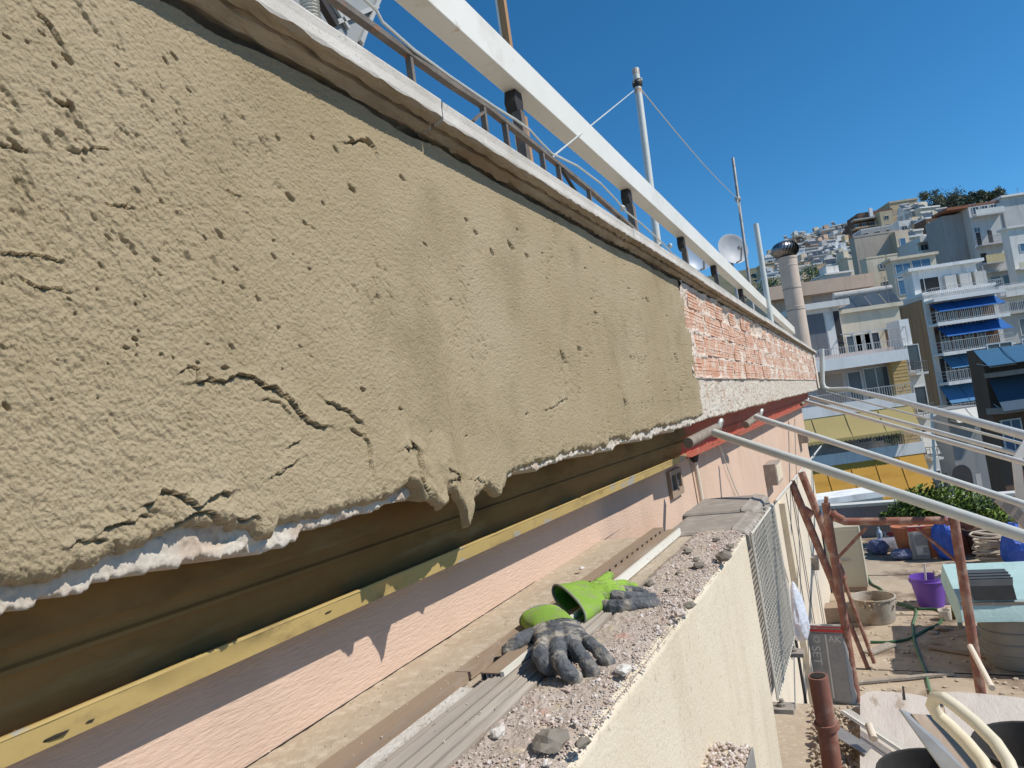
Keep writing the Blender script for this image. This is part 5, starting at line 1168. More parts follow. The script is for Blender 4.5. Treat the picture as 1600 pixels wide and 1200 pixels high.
WM = {}
def wm(name, c, c2=None):
    if name not in WM: WM[name] = mat('wall_'+name, c, c2 or tuple(v*.90 for v in c), sc=.6, rough=.9, c3=tuple(v*.72 for v in c), sc3=1.7, f3=(.58, .8), bump=.15, bsc=4, bdist=.03, stretch=(1, 1, .45), streak=(tuple(v*.55 for v in c), 1.6, .52, .75, .7, (1, 1, .12)))
    return WM[name]
white = wm('white', (.76, .74, .69)); bwhite = wm('bright_white', (.86, .85, .82)); cream_ = wm('cream', (.72, .63, .48)); beige = wm('beige', (.60, .50, .37)); tan = wm('tan', (.66, .49, .30))
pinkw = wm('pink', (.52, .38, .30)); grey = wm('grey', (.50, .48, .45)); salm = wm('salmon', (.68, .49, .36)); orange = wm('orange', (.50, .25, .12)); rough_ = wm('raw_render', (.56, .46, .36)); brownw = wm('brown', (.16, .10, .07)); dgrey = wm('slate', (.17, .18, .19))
darkm = mat('dark_interior', (.035, .035, .04), (.06, .055, .05), sc=.8, rough=.8)
railm = mat('white_railing', (.58, .58, .57), rough=.5); railg = mat('grey_railing', (.22, .22, .22), rough=.5)
AW = dict(blue=mat('blue_awning', (.02, .13, .40), (.018, .11, .34), sc=.8, rough=.8), lightblue=mat('light_blue_awning', (.08, .22, .40), rough=.8), orange=mat('orange_awning', (.62, .33, .06), (.56, .30, .055), sc=.5, rough=.85),
          yellow=mat('khaki_yellow_awning', (.46, .36, .15), (.42, .33, .14), sc=.5, rough=.85), slate=mat('slate_blue_awning', (.045, .085, .13), rough=.8), navy=mat('navy_awning', (.015, .04, .12), rough=.8), whitec=mat('white_curtain', (.62, .60, .55), rough=.9), teal=mat('teal_awning', (.03, .12, .22), rough=.8))
tilem = mat('roof_tiles', (.36, .15, .08), (.30, .12, .07), sc=1.5, rough=.9)
winframe = mat('white_window_frame', (.62, .62, .60), rough=.5)
glass_d = mat('far_glass', (.045, .055, .065), (.09, .11, .13), sc=.3, rough=.15, spec=.6)
glass_b = mat('blue_glass', (.05, .11, .19), (.08, .16, .26), sc=.5, rough=.12, spec=.7)
_win = {}
def win_meshes(w_, h_, split, gm):
    k = (round(w_, 2), round(h_, 2), split, gm.name)
    if k not in _win:
        b = MB(); t = .07
        b.box((0, -.07, 0), (w_, .02, t)); b.box((0, -.07, h_-t), (w_, .02, h_)); b.box((0, -.07, t), (t, .02, h_-t)); b.box((w_-t, -.07, t), (w_, .02, h_-t))
        for i in range(1, split): x = w_*i/split; b.box((x-.03, -.06, t), (x+.03, .02, h_-t))
        f = b.mesh('window', winframe); b = MB(); b.box((t, -.03, t), (w_-t, .01, h_-t)); _win[k] = (f, b.mesh('pane', gm))
    return _win[k]
def solve(fn, target, lo, hi):
    for _ in range(40):
        m = (lo+hi)/2
        if fn(m) < target: lo = m
        else: hi = m
    return (lo+hi)/2
class Bld:
    def __init__(s, px, py, dep, wpx, hpx, yaw, D, m, label, base=None, name='apartment_building', cat='building', W=None, group=None):
        s.a = math.radians(yaw); s.O = atd(px, py, dep); s.u = Vector((math.cos(s.a), math.sin(s.a), 0)); s.n = Vector((math.sin(s.a), -math.cos(s.a), 0))
        s.W = W or solve(lambda t: proj(s.O+s.u*t)[0], px+wpx, .2, 60); s.H = solve(lambda t: proj(s.O-Vector((0, 0, t)))[1], py+hpx, .2, 60); s.D = D; s.m = m
        gz = base if base is not None else (hill_z(s.O.y)-2.5)
        s.gz = min(gz, s.O.z-s.H)
        # the thing: local frame x along the facade, y inward, z up, origin at the foot of the left front corner
        s.t = thing(name, (s.O.x, s.O.y, s.gz), label, cat, group); s.t.rotation_euler = (0, 0, s.a); s.top = s.O.z-s.gz
        b = MB(); b.box((0, 0, 0), (s.W, D, s.top)); s.wall = s.p(b, 'wall', m)
    def p(s, b, name, m, parent=None, smooth=False):
        return b.build(name, m, parent or s.t, smooth=smooth, world=False)
    def loc(s, px, py, off=0.0):
        """photo point on the facade plane (moved out by off) -> local (x, z)"""
        d_ = ray(px, py); pt = s.O+s.n*off; k = (pt-C0).dot(s.n)/d_.dot(s.n); P = C0+d_*k-Vector((s.O.x, s.O.y, s.gz)); return P.dot(s.u), P.z
    def parapet(s, h=.35, ov=.12, m=None, name='roof_slab'):
        b = MB(); b.box((-ov, -ov, s.top+.003), (s.W+ov, s.D+ov, s.top+h)); s.p(b, name, m or s.m)
    def window(s, x, z, w_, h_, split=2, gm=None, side=False):
        f, g_ = win_meshes(w_, h_, split, gm or glass_d)
        o = inst(f, 'window', s.t, (x, -.004, z) if not side else (-.004, s.D-x, z), (0, 0, 0 if not side else -PI/2)); inst(g_, 'pane', o); return o
    def winrow(s, z, n, w_, h_, x0=.5, x1=None, split=2, gm=None, side=False):
        L_ = (s.D if side else s.W); x1 = x1 or L_-.5; 
        for i in range(n):
            x = x0+(x1-x0-w_)*(i/(n-1) if n > 1 else .5); s.window(x, z, w_, h_, split, gm, side)
    def balcony(s, x0, x1, z, out=1.3, th=.18, fascia=0, fm=None, rail=True, rm=None, rh=.95, bars=True, wing=False, solid=None):
        b = MB(); b.box((x0, -out, z), (x1, -.003, z+th)); o = s.p(b, 'balcony', fm or s.m)
        if fascia: b = MB(); b.box((x0-.01, -out-.08, z-.05), (x1+.01, -out-.002, z+fascia)); s.p(b, 'fascia', fm or s.m, o)
        if solid:
            b = MB(); b.box((x0, -out, z+th+.002), (x1, -out+.08, z+th+rh*.9)); s.p(b, 'parapet', solid, o)
        elif rail:
            b = MB(); r = .022; z1 = z+max(th, fascia)+rh
            b.box((x0, -out+.0, z1-.04), (x1, -out+.05, z1)); n = int((x1-x0)/(.16 if bars else 1.0))
            for i in range(n+1): x = x0+(x1-x0)*i/max(n, 1); b.box((x-.010, -out+.01, z+th), (x+.012, -out+.035, z1-.04))
            b.box((x0, -out, z+th+.12), (x1, -out+.04, z+th+.15)); s.p(b, 'railing', rm or railm, o)
            for xx in (x0, x1):
                b = MB(); b.box((xx-.02, -out+.05, z1-.04), (xx+.02, 0, z1)); b.box((xx-.015, -out+.05, z+th+.3), (xx+.015, 0, z+th+.33)); b.box((xx-.015, -out+.05, z+th+.6), (xx+.015, 0, z+th+.63)); s.p(b, 'end_rail', rm or railm, o)
        return o
    def awning(s, x0, x1, z, out, drop, c, seams=2, valance=True, skew=0, y0=0.02):
        b = MB(); n = max(2, seams*2); P = []
        for i in range(7):
            q = i/6; P.append([(x0+(x1-x0)*j/12+skew*q, -y0-out*q, z-drop*q-.06*math.sin(PI*q)) for j in range(13)])
        for i in range(7):
            q = 1-i/6; P.append([(x0+(x1-x0)*j/12+skew*q, -y0-out*q-.01, z-drop*q-.06*math.sin(PI*q)-.03) for j in range(13)])
        b.grid(P+[P[0]]); o = s.p(b, 'awning', AW[c])
        if valance:
            b = MB(); x = x0+skew
            n_ = int((x1-x0)/.28)
            for k in range(n_): 
                a = x+(x1-x0)*k/n_; e = x+(x1-x0)*(k+1)/n_; zz = z-drop-.03
                b.prism([(a+.003, -y0-out-.02, zz), (e-.003, -y0-out-.02, zz), (e-.003, -y0-out-.02, zz-.16), ((a+e)/2, -y0-out-.02, zz-.24), (a+.003, -y0-out-.02, zz-.16)], (0, .01, 0))
            tag(s.p(b, 'valance', AW[c], o), kind='stuff')
        for k in range(seams):
            q = (k+1)/(seams+1); xx = x0+(x1-x0)*q; b = MB(); b.bar((xx, -y0-.02, z+.02), (xx+skew, -y0-out, z-drop+.02), .05, .02); s.p(b, 'awning_seam', AW[c], o)
        for xx in (x0, x1):
            b = MB(); b.bar((xx+.05, -.01, z-drop*.8), (xx+skew+.05, -y0-out+.02, z-drop-.01), .03, .03); s.p(b, 'awning_arm', railm, o)
        return o
    def dark(s, x0, x1, z0, z1, m=None, name='opening', t=.012):
        b = MB(); b.box((x0, -t, z0), (x1, .003, z1)); return s.p(b, name, m or darkm)
    def block(s, x0, x1, y0, y1, z0, z1, m=None, name='roof_room'):
        b = MB(); b.box((x0, y0, z0), (x1, y1, z1)); return s.p(b, name, m or s.m)
    def solar(s, x, y, z, n=2):
        for k in range(n):
            b = MB(); b.quadbox([(x+k*1.15, y, z+.1), (x+k*1.15+1.05, y, z+.1), (x+k*1.15+1.05, y+1.2, z+1.3), (x+k*1.15, y+1.2, z+1.3)], (0, -.04, .04)); s.p(b, 'solar_panel', glass_d)
        b = MB(); b.tube([(x, y+1.3, z+1.45), (x+n*1.15, y+1.3, z+1.45)], .28, 12); s.p(b, 'water_tank', grey, smooth=True)
    def antenna(s, x, y, z, h=2.5):
        b = MB(); b.tube([(x, y, z), (x, y, z+h)], .03, 5)
        for k in range(5): b.bar((x-.35+.04*k, y, z+h-.1-.16*k), (x+.35-.04*k, y, z+h-.1-.16*k), .02, .02)
        s.p(b, 'antenna', railg)

# ---- B1 white balcony building straight ahead -----------------------------------------
B = Bld(1262, 560, 50, 134, 240, 25, 6.0, wm('pale_pink', (.64, .53, .48)), 'apartment building with white balconies, yellow and orange awnings and a yellow brick pillar', base=-16)
def XZ(px, py, off=0): return B.loc(px, py, off)
xl = -3.5
b = MB(); b.box((xl, .02, 0), (-.003, 6, B.top)); B.p(b, 'wall', wm('pale_pink', (.64, .53, .48)))
for (py, name) in ((562, 'a'), (628, 'b'), (705, 'c')):
    x1, z = XZ(1388 if py == 562 else 1396 if py == 628 else 1408, {562: 557, 628: 627, 705: 703}[py]-0, 1.6); 
    B.balcony(xl, B.W+.05, z-.35, out=1.55, th=.2, fascia=.72, fm=bwhite, rh=.72)
zA = XZ(1388, 557, 1.6)[1]; zB = XZ(1396, 627, 1.6)[1]; zC = XZ(1408, 703, 1.6)[1]
B.awning(xl+.2, B.W-.35, zB-.40, .75, 1.5, 'yellow', seams=3, y0=1.58)
B.awning(xl+1.2, B.W-.1, zC-.40, .85, 2.5, 'orange', seams=4, y0=1.58)
x0, _ = XZ(1316, 575)
for zf in (zA-3.05, zB-2.9, zC-3.0):
    B.window(x0+.2, zf+.25, 1.0, 2.15, 1, AW and dgrey); B.window(x0+1.35, zf+.2, 2.6, 2.3, 3); B.dark(.3, x0-.1, zf+.2, zf+2.4, pinkw, 'shutter')
    B.window(-2.6, zf+.2, 1.8, 2.2, 2)
# plants on the middle balcony
for k, (px, py) in enumerate(((1396, 682),)):
    x, z = XZ(px, py, 1.4); P = B.t.matrix_world if False else None
    wpt = Vector((B.O.x, B.O.y, B.gz))+B.u*x+B.n*1.2+Vector((0, 0, z)); shrub(tuple(wpt), .55, .3, .6, 240, .11, 12, 'balcony plant at the right end of the balcony under the yellow awning', cat='plant', name='potted_plant', z0=wpt.z-.8)
# yellow brick pillar
bp = Bld(1389, 548, 49.2, 23, 235, 25, 0.6, wm('yellow_brick', (.60, .42, .19)), 'tall yellow brick pillar at the right end of the white balcony building', base=-16, name='brick_pillar', cat='pillar')
k0 = mat('yellow_brick_course', (.62, .43, .19), (.55, .37, .15), sc=2)
nb_ = int(bp.top/.24)
me = None; b = MB(); b.box((-.02, -.03, .02), (bp.W+.02, 0, .20)); me = b.mesh('brick_course', k0)
for k in range(min(nb_, 70)): inst(me, 'brick_course', bp.t, (0, 0, bp.top-.24*(k+1)))
# penthouse of B1
PB = Bld(1306, 492, 53.5, 98, 60, 25, 4.2, cream_, 'cream rooftop flat with a pergola frame above the white balcony building', base=zA+B.gz-.3, name='rooftop_flat')
PB.parapet(.3, .25)
PB.winrow(.7, 3, 1.2, 1.7, .4, PB.W*.62, gm=glass_d); PB.dark(PB.W*.72, PB.W*.72+.55, .35, 2.6, brownw, 'door')
for k in range(4):
    b = MB(); b.bar((-.2+k*1.25, -2.6, 0), (-.2+k*1.25, -2.6, 2.3), .05, .05, up=(0, 1, 0)); b.bar((-.2+k*1.25, -2.6, 2.3), (-.2+k*1.25, 0, 2.6), .05, .05); PB.p(b, 'pergola_post', railm)
for k in range(4): b = MB(); b.bar((-.2, -2.6+.6*k, 2.35+.06*k), (3.6, -2.6+.6*k, 2.35+.06*k), .035, .035); PB.p(b, 'pergola_bar', railm)
PB.solar(1.3, 1.5, PB.top+.3, 4); PB.antenna(4.6, 1, PB.top)
GB = Bld(1254, 487, 53, 56, 70, 25, 4.2, white, 'open white garage-like rooftop room with a deep dark opening beside the chimney', base=zA+B.gz-.3, name='rooftop_room')
GB.parapet(.45, .6, white); GB.dark(.2, GB.W*.55, .1, GB.top-.3, dgrey, t=.02); GB.dark(GB.W*.58, GB.W*.80, .1, GB.top-.4, white, 'door_leaf', t=.05); GB.dark(GB.W*.82, GB.W-.05, .1, GB.top-.3, t=.02)
# narrow part right of the pillar
NB = Bld(1411, 540, 50.5, 24, 240, 25, 4.8, white, 'narrow white building slice with tiny balconies between brick pillar and white column', base=-16)
for k in range(4):
    z = NB.top-2.2-3.0*k; NB.balcony(.1, NB.W-.15, z, out=.9, th=.15, rm=railg, rh=.8); NB.window(.15, z+.3, .9, 1.9, 1)
NB.awning(.0, NB.W-.2, NB.top-6.2, .7, 1.6, 'whitec', 0, False)
WC = Bld(1404, 500, 51, 15, 260, 25, 1.8, bwhite, 'bright white upright wall edge left of the orange-brown building', base=-16, name='white_wall', cat='wall')
# ---- B10 blue awnings building ------------------------------------------------------------
U = Bld(1442, 462, 62, 112, 230, 23, 9.6, white, 'apartment building with bright blue awnings and an orange-brown side wall', base=-16)
b = MB(); b.box((-.06, .3, 0), (-.003, 9.6, U.top-.3)); o = U.p(b, 'side_wall', wm('orange_brown', (.52, .29, .15))); o['label'] = 'orange-brown side wall'
for k in range(6):
    b = MB(); b.box((-.075, 1+1.5*k, .5), (-.062, 1.1+1.5*k, U.top-.6)); U.p(b, 'damp_streak', orange)
U.parapet(.25, .1, bwhite)
lev = []
for (ppx, ppy) in ((1470, 468), (1490, 517), (1500, 567), (1500, 617)):
    x, z = U.loc(1450, ppy-2, 1.4); lev.append(z)
aws = [((.2, .97), 1.45, .85, 'blue'), ((.35, 1.0), 1.45, .95, 'blue'), ((.35, .72), 1.3, 1.1, 'lightblue'), ((.0, .78), 1.4, 1.5, 'lightblue')]
pz = [U.loc(1448, 477, 0)[1], U.loc(1467, 512, 0)[1], U.loc(1487, 556, 0)[1], U.loc(1450, 607, 0)[1]]
for k, ((f0, f1), out, drop, c) in enumerate(aws):
    z = pz[k]; U.balcony(.02, U.W*(.98), z+.1, out=1.45, th=.22, fascia=.25, fm=bwhite, rh=.9)
    U.awning(U.W*f0*.3, U.W*f1, z+.03, out, drop, c, 2, False)
    U.dark(.4, U.W-.4, z-2.6, z-.1, brownw if k < 2 else darkm); 
    for q in range(4): U.window(.8+q*(U.W-2)/4, z-2.5, (U.W-2)/4-.3, 2.2, 2)
b = MB()
U.balcony(.02, U.W*.98, pz[3]-2.8, out=1.45, th=.22, fascia=.25, fm=bwhite)
U2 = Bld(1424, 425, 64, 100, 40, 23, 1.6, bwhite, 'white rooftop flat with hanging white sheets above the blue awnings', base=U.O.z-.3, name='rooftop_flat')
U2.parapet(.28, .5, bwhite); U2.dark(.6, 2.2, .5, 2.0); U2.window(U2.W*.45, .3, 1.4, 1.7, 2); U2.window(U2.W*.8, .3, 1.0, 1.7, 1)
for k in range(3): U2.dark(2.5+k*1.3, 3.5+k*1.3, .5, 1.9, AW['whitec'], 'hanging_sheet', t=.5)
for k in range(5): b = MB(); b.bar((.3+k*(U2.W-.5)/4, -1.2, 0), (.3+k*(U2.W-.5)/4, -1.2, 2.2), .05, .05, up=(0, 1, 0)); U2.p(b, 'terrace_post', railm)
# ---- B11 dark building at the right edge ---------------------------------------------------
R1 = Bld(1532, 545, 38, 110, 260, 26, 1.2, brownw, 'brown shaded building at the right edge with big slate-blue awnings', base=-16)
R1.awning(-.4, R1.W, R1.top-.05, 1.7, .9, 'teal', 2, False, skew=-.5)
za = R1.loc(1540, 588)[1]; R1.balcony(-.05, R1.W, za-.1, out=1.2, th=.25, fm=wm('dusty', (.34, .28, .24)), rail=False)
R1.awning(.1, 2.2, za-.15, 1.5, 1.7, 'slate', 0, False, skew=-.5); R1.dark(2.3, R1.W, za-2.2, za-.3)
zb_ = R1.loc(1540, 645)[1]; R1.balcony(-.3, R1.W, zb_-.1, out=1.3, th=.32, fm=wm('dusty', (.34, .28, .24)), rail=False)
R1.winrow(zb_-2.6, 3, 1.1, 2.1, .3, 5, gm=glass_b); R1.window(.3, za+.4, 1.4, 1.3, 2); R1.window(2.2, za+.4, 1.4, 1.3, 2)
for k in range(3): R1.dark(.5+1.6*k, 1.7+1.6*k, 4, 8.5, AW['navy'], 'hanging_curtain', t=.1)
# ---- dark courtyard houses below -------------------------------------------------------------
D1 = Bld(1478, 640, 53, 62, 150, 28, 4.8, wm('courtyard_shade_grey', (.27, .27, .27)), 'house toned grey for deep shade with an arched doorway', base=-16)  # courtyard's deep shade is put into the dark grey wall colour
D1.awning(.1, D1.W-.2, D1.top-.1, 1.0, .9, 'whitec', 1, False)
ax, az = D1.loc(1503, 742)
b = MB(); pr = [(ax-.75, -.02, az-2.6), (ax-.75, -.02, az)]+[(ax+.75*math.cos(a), -.02, az+.75*math.sin(a)) for a in [PI-PI*i/10 for i in range(11)]]+[(ax+.75, -.02, az-2.6)]
b.prism(pr, (0, .03, 0)); D1.p(b, 'arched_door', darkm)
D1.dark(ax+1.0, ax+1.4, az-1.9, az-.1, grey, 'niche'); D1.dark(ax-1.6, ax-1.1, az-2.4, az+.3)
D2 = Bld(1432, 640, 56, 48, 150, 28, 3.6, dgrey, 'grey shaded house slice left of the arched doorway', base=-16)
D2.window(.5, D2.top-1.6, 1.2, 1.0, 2); D2.balcony(0, D2.W, D2.top-4.2, out=1, th=.2, fm=bwhite, rm=railg); D2.dark(.3, 1.5, D2.top-4, D2.top-2.2); D2.window(.4, D2.top-7, 1.4, 1.6)
b = MB(); A = atd(1455, 640, 36); Bq = atd(1462, 750, 36); b.bar(A, Bq, .12, .12, up=(0, 1, 0)); tag(b.build('white_post', M['white']), 'slim white post standing in the shaded yard left of the arched doorway', 'post')
# ---- low roofs behind the terrace ---------------------------------------------------------
LR = Bld(1284, 788, 30, 95, 40, 26, 1.2, bwhite, 'low white-roofed shed beyond the terrace parapet', base=-16, name='shed', cat='shed')
LR.parapet(.25, .3, bwhite); LR.winrow(LR.top-1.4, 2, .9, .9, .6)
# ---- B13 white balconies at the right edge ---------------------------------------------------
R2 = Bld(1562, 452, 74, 100, 120, 23, 7.2, white, 'white stepped building with pale balconies at the right edge above the brown one', base=-16)
for k in range(3):
    z = R2.top-1.0-3.0*k; R2.balcony(-.5, R2.W, z, out=1.6, th=.2, fascia=.5, fm=white, rh=.8); R2.window(.6, z-2.3, 2.6, 1.9, 3); R2.window(4.0, z-2.3, 2.0, 1.9, 2)
R2.parapet(.3, .2, white)
R3_ = Bld(1540, 492, 66, 70, 60, 23, 4.8, grey, 'grey terrace wall under an umbrella-like cover right of the blue awnings', base=-16)
R3_.balcony(0, R3_.W, R3_.top-.3, out=.6, th=.2, rh=.9); R3_.window(2.8, R3_.top-2.4, 2, 1.6, 2)
# ---- B5 blue-glass building and B3 cream tower ---------------------------------------------------
G5 = Bld(1393, 408, 88, 68, 70, 23, 1.8, cream_, 'cream building with a wall of blue glass windows', base=-14)
G5.parapet(.35, .3, cream_)
G5.window(.25, G5.top-4.4, 1.9, 1.9, 2, glass_b); G5.window(.25, G5.top-2.4, 1.9, 1.9, 2, glass_b); G5.window(2.3, G5.top-2.0, 2.3, 1.7, 2, glass_b); G5.window(2.3, G5.top-4.2, 2.9, 2.0, 3, glass_b)
G5.solar(2.2, -2.0, G5.top-5.3, 3)
C3 = Bld(1353, 405, 92, 29, 90, 24, 1.8, cream_, 'slim cream tower block with two small windows', base=-12)
C3.window(1.5, C3.top-1.6, .9, .8, 2); C3.window(1.5, C3.top-4.0, .9, .8, 2); C3.parapet(.2, .05)
C4 = Bld(1386, 400, 93, 16, 90, 25, 4.8, cream_, 'second slim cream tower right beside the first', base=-12); C4.parapet(.2, .05)
# ---- B4 blank beige block ---------------------------------------------------------------------------
K4 = Bld(1334, 372, 118, 72, 60, 22, 2.0, rough_, 'broad windowless block of raw beige render', base=-6); K4.parapet(.25, .05)
K5 = Bld(1398, 362, 116, 20, 50, 25, 6.0, beige, 'narrow beige house with one tall pane, right of the windowless block', base=-6); K5.window(.5, K5.top-3.4, 1.0, 2.2, 1, glass_b)
# ---- B2 salmon building ---------------------------------------------------------------------------
S2 = Bld(1196, 452, 76, 162, 60, 25, 7.2, salm, 'long salmon building with a recessed veranda behind the chimney', base=-14)
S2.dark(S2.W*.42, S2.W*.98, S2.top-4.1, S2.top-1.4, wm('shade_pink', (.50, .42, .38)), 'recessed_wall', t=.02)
S2.block(-.05, S2.W*.98, -1.2, -.003, S2.top-1.42, S2.top-.02, salm, 'overhang')
S2.window(S2.W*.74, S2.top-3.4, 2.0, 1.5, 1, dgrey)
S2.balcony(S2.W*.36, S2.W*.66, S2.top-5.0, out=1.6, th=.2, fascia=.9, fm=bwhite, rh=.2)
for k in range(3): S2.window(S2.W*(.42+.09*k), S2.top-3.9, .9, 1.6, 1)
# ---- B6 terraced balconies -----------------------------------------------------------------------
T6 = Bld(1432, 372, 110, 60, 60, 24, 6.0, white, 'stepped white block with long continuous balconies', base=-4)
for k in range(3):
    z = T6.top-.2-2.1*k; T6.block(-.4, T6.W, -1.6, -.003, z-.8, z, white, 'balcony_band'); T6.winrow(z-1.95, 4, 1.2, 1.0, .3, gm=glass_d)
T6.solar(4, -1.0, T6.top-8.5, 2)
# ---- B7 big grey-white building right -------------------------------------------------------------
H7 = Bld(1512, 322, 100, 110, 190, 24, 8.4, wm('grey_white', (.62, .60, .57)), 'large grey-white building with a blank shaded side wall at the upper right', base=-10)
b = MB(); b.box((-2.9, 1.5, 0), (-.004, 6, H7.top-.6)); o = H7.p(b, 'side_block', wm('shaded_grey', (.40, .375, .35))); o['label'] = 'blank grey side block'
b = MB(); b.box((-2.9, .0, H7.top-.2), (H7.W*.45, 4, H7.top+.18)); H7.p(b, 'roof', tilem)
b = MB(); b.box((H7.W*.46, -.4, H7.top+.4), (H7.W, 6, H7.top+.7)); H7.p(b, 'roof', bwhite)
H7.block(H7.W*.47, H7.W, 0.2, 5, H7.top, H7.top+.398, white)
zz = [H7.loc(1516, 341)[1], H7.loc(1516, 366)[1], H7.loc(1518, 385)[1], H7.loc(1525, 425)[1]]
H7.balcony(.2, H7.W*.42, zz[0]-.1, out=1.2, th=.2, solid=white, rh=.8); H7.winrow(zz[0]+.4, 3, .9, 1.1, .5, H7.W*.4)
H7.balcony(.2, H7.W*.45, zz[2]-.3, out=1.3, th=.2, rm=railg, rh=1.0); H7.dark(.4, 1.0, zz[2], zz[2]+1.9); H7.dark(2.0, 2.6, zz[2], zz[2]+1.9); H7.window(.2, zz[1]+.1, .9, .7)
H7.balcony(.2, 2.9, zz[2]-3.0, out=1.6, th=.15, solid=wm('pale_yellow', (.70, .58, .34)), rh=1.2); H7.dark(.5, 1.3, zz[2]-2.5, zz[2]-1.2)
H7.balcony(.2, H7.W*.55, zz[3]-.5, out=1.0, th=.25, rh=.8); H7.window(1.2, zz[3]-3.2, 1.5, 2.2, 1); H7.window(2.9, zz[3]-3.2, 1.9, 2.2, 1)
H7.dark(H7.W*.45, H7.W*.47, 4, H7.top-1, railg, 'drain_pipe', t=.1)
H8 = Bld(1575, 358, 92, 60, 150, 24, 1.5, white, 'white building with a metal canopy, right of the large grey-white one', base=-10)
H8.parapet(.3, .3); H8.window(1.0, H8.top-3.2, 2.6, 1.1, 3, glass_b); H8.balcony(-.2, H8.W, H8.top-5.6, out=1.2, th=.2, solid=cream_, rh=.8); H8.window(1.0, H8.top-8.4, 2.2, 1.8, 2)
# ---- B8 tan building on the hilltop --------------------------------------------------------------------
Q8 = Bld(1390, 318, 205, 43, 40, 23, 8.4, tan, 'tan building on the hilltop with slit windows', base=30); Q8.parapet(.5, .2, wm('pale_tan', (.62, .52, .38)))
for k in range(2): Q8.dark(1.8+3.4*k, 2.2+3.4*k, Q8.top-4.6, Q8.top-2.2, brownw)
Q9 = Bld(1374, 331, 200, 20, 36, 23, 6.0, wm('pale_tan2', (.60, .50, .34)), 'pale yellow corner wing of the tan hilltop building', base=26); Q9.window(1.0, Q9.top-2.4, 1.3, 1.0); Q9.window(1.2, Q9.top-4.8, 1.0, 1.0)
Q10 = Bld(1332, 346, 204, 60, 30, 23, 6.0, brownw, 'dark brown hilltop wing with long verandas left of the tan building', base=24)
for k in range(3): Q10.balcony(-.5, Q10.W+.4, Q10.top-.3-2.4*k, out=2.2, th=.35, fm=(tan if k == 1 else grey), rm=railg, rh=.9, bars=False); Q10.winrow(Q10.top-2.1-2.4*k, 5, 1.2, 1.2, .3)
Q10.block(2, Q10.W+1, .5, 8, Q10.top, Q10.top+2.2, brownw); Q10.block(5.0, 5.9, -.4, .4, Q10.top+.4, Q10.top+3.0, bwhite, 'chimney')
# ---- many smaller hillside houses -----------------------------------------------------------------------
HG = 'small houses covering the hillside'
hill = [
 (1193, 404, 215, 20, 22, white, 'pale house at the far left edge of the hillside, beside the cowl', 1, 0),
 (1190, 414, 185, 34, 24, tan, 'low tan house with a dark slope behind the chimney top', 2, 0),
 (1192, 436, 140, 28, 24, beige, 'beige house with a planted balcony left of the chimney', 1, 1),
 (1241, 371, 250, 13, 14, bwhite, 'tiny bright white house on the skyline left of the long grey one', 1, 0),
 (1253, 368, 248, 14, 12, white, 'tiny white house on the skyline just right of the bright one', 1, 0),
 (1264, 372, 240, 38, 18, dgrey, 'long dark grey house row on the skyline', 4, 1),
 (1284, 357, 243, 30, 12, white, 'white roof-terraced house on the skyline with a pale awning roof', 3, 0),
 (1302, 362, 226, 27, 22, white, 'white house with two pale balconies below the green roof', 2, 2),
 (1254, 386, 205, 26, 14, brownw, 'dark brown house under the long grey row', 2, 0),
 (1281, 377, 200, 14, 16, salm, 'small peach-coloured house in the middle of the left slope', 0, 0),
 (1268, 384, 196, 12, 14, pinkw, 'small pink house left of the peach one', 1, 0),
 (1256, 390, 186, 22, 22, grey, 'grey house with open verandas left of the bright white cube', 2, 2),
 (1291, 392, 172, 34, 26, bwhite, 'bright white cube house with one small dark window', 0, 0),
 (1240, 392, 176, 17, 28, bwhite, 'bright white wall just right of the chimney cowl', 0, 0),
 (1296, 384, 188, 24, 9, cream_, 'low cream roof above the bright white cube', 1, 0),
 (1306, 378, 198, 26, 14, white, 'white house with a balcony left of the windowless block', 2, 1),
 (1326, 372, 190, 12, 22, brownw, 'dark gap-like brown house beside the windowless block', 0, 0),
 (1246, 418, 150, 36, 40, cream_, 'cream house with a big dark veranda full of plants right of the chimney', 1, 2),
 (1272, 402, 160, 22, 40, grey, 'grey terraced house right of the plant-filled veranda', 2, 2),
 (1292, 416, 146, 36, 34, grey, 'grey house with a cluttered roof terrace below the white cube', 3, 2),
 (1324, 404, 142, 16, 36, cream_, 'slim cream house beside the windowless block', 0, 0),
 (1290, 430, 128, 40, 24, white, 'white rooftop with glass panels behind the salmon building', 3, 1),
 (1412, 328, 168, 16, 26, white, 'white-gabled house front with a shaded side below the tan building', 0, 0),
 (1424, 330, 166, 22, 26, grey, 'grey house with two dark windows right of the white-gabled front', 2, 1),
 (1438, 326, 164, 28, 16, cream_, 'cream flat-roofed house with one dark doorway under the trees', 1, 0),
 (1432, 350, 150, 16, 20, tan, 'tan house with a striped cover in the middle of the right slope', 1, 1),
 (1446, 342, 146, 46, 18, brownw, 'brown wooden-roofed house left of the large grey-white building', 2, 0),
 (1404, 348, 152, 30, 16, white, 'white house right above the windowless block', 2, 1),
 (1416, 372, 130, 22, 26, beige, 'beige house squeezed between the narrow beige house and the stepped block', 1, 1),
 (1345, 360, 180, 50, 14, grey, 'grey balustraded terrace under the brown hilltop wing', 3, 0),
 (1470, 336, 150, 22, 14, cream_, 'cream roof edge left of the large grey-white building', 0, 0),
 (1585, 312, 150, 30, 30, beige, 'beige house behind the roof of the large grey-white building', 1, 0),
 (1222, 398, 225, 22, 12, white, 'low white house peeking above the chimney cowl', 2, 0),
 (1210, 402, 230, 16, 14, cream_, 'low cream house left above the cowl', 1, 0),
]
hr = random.Random(4)
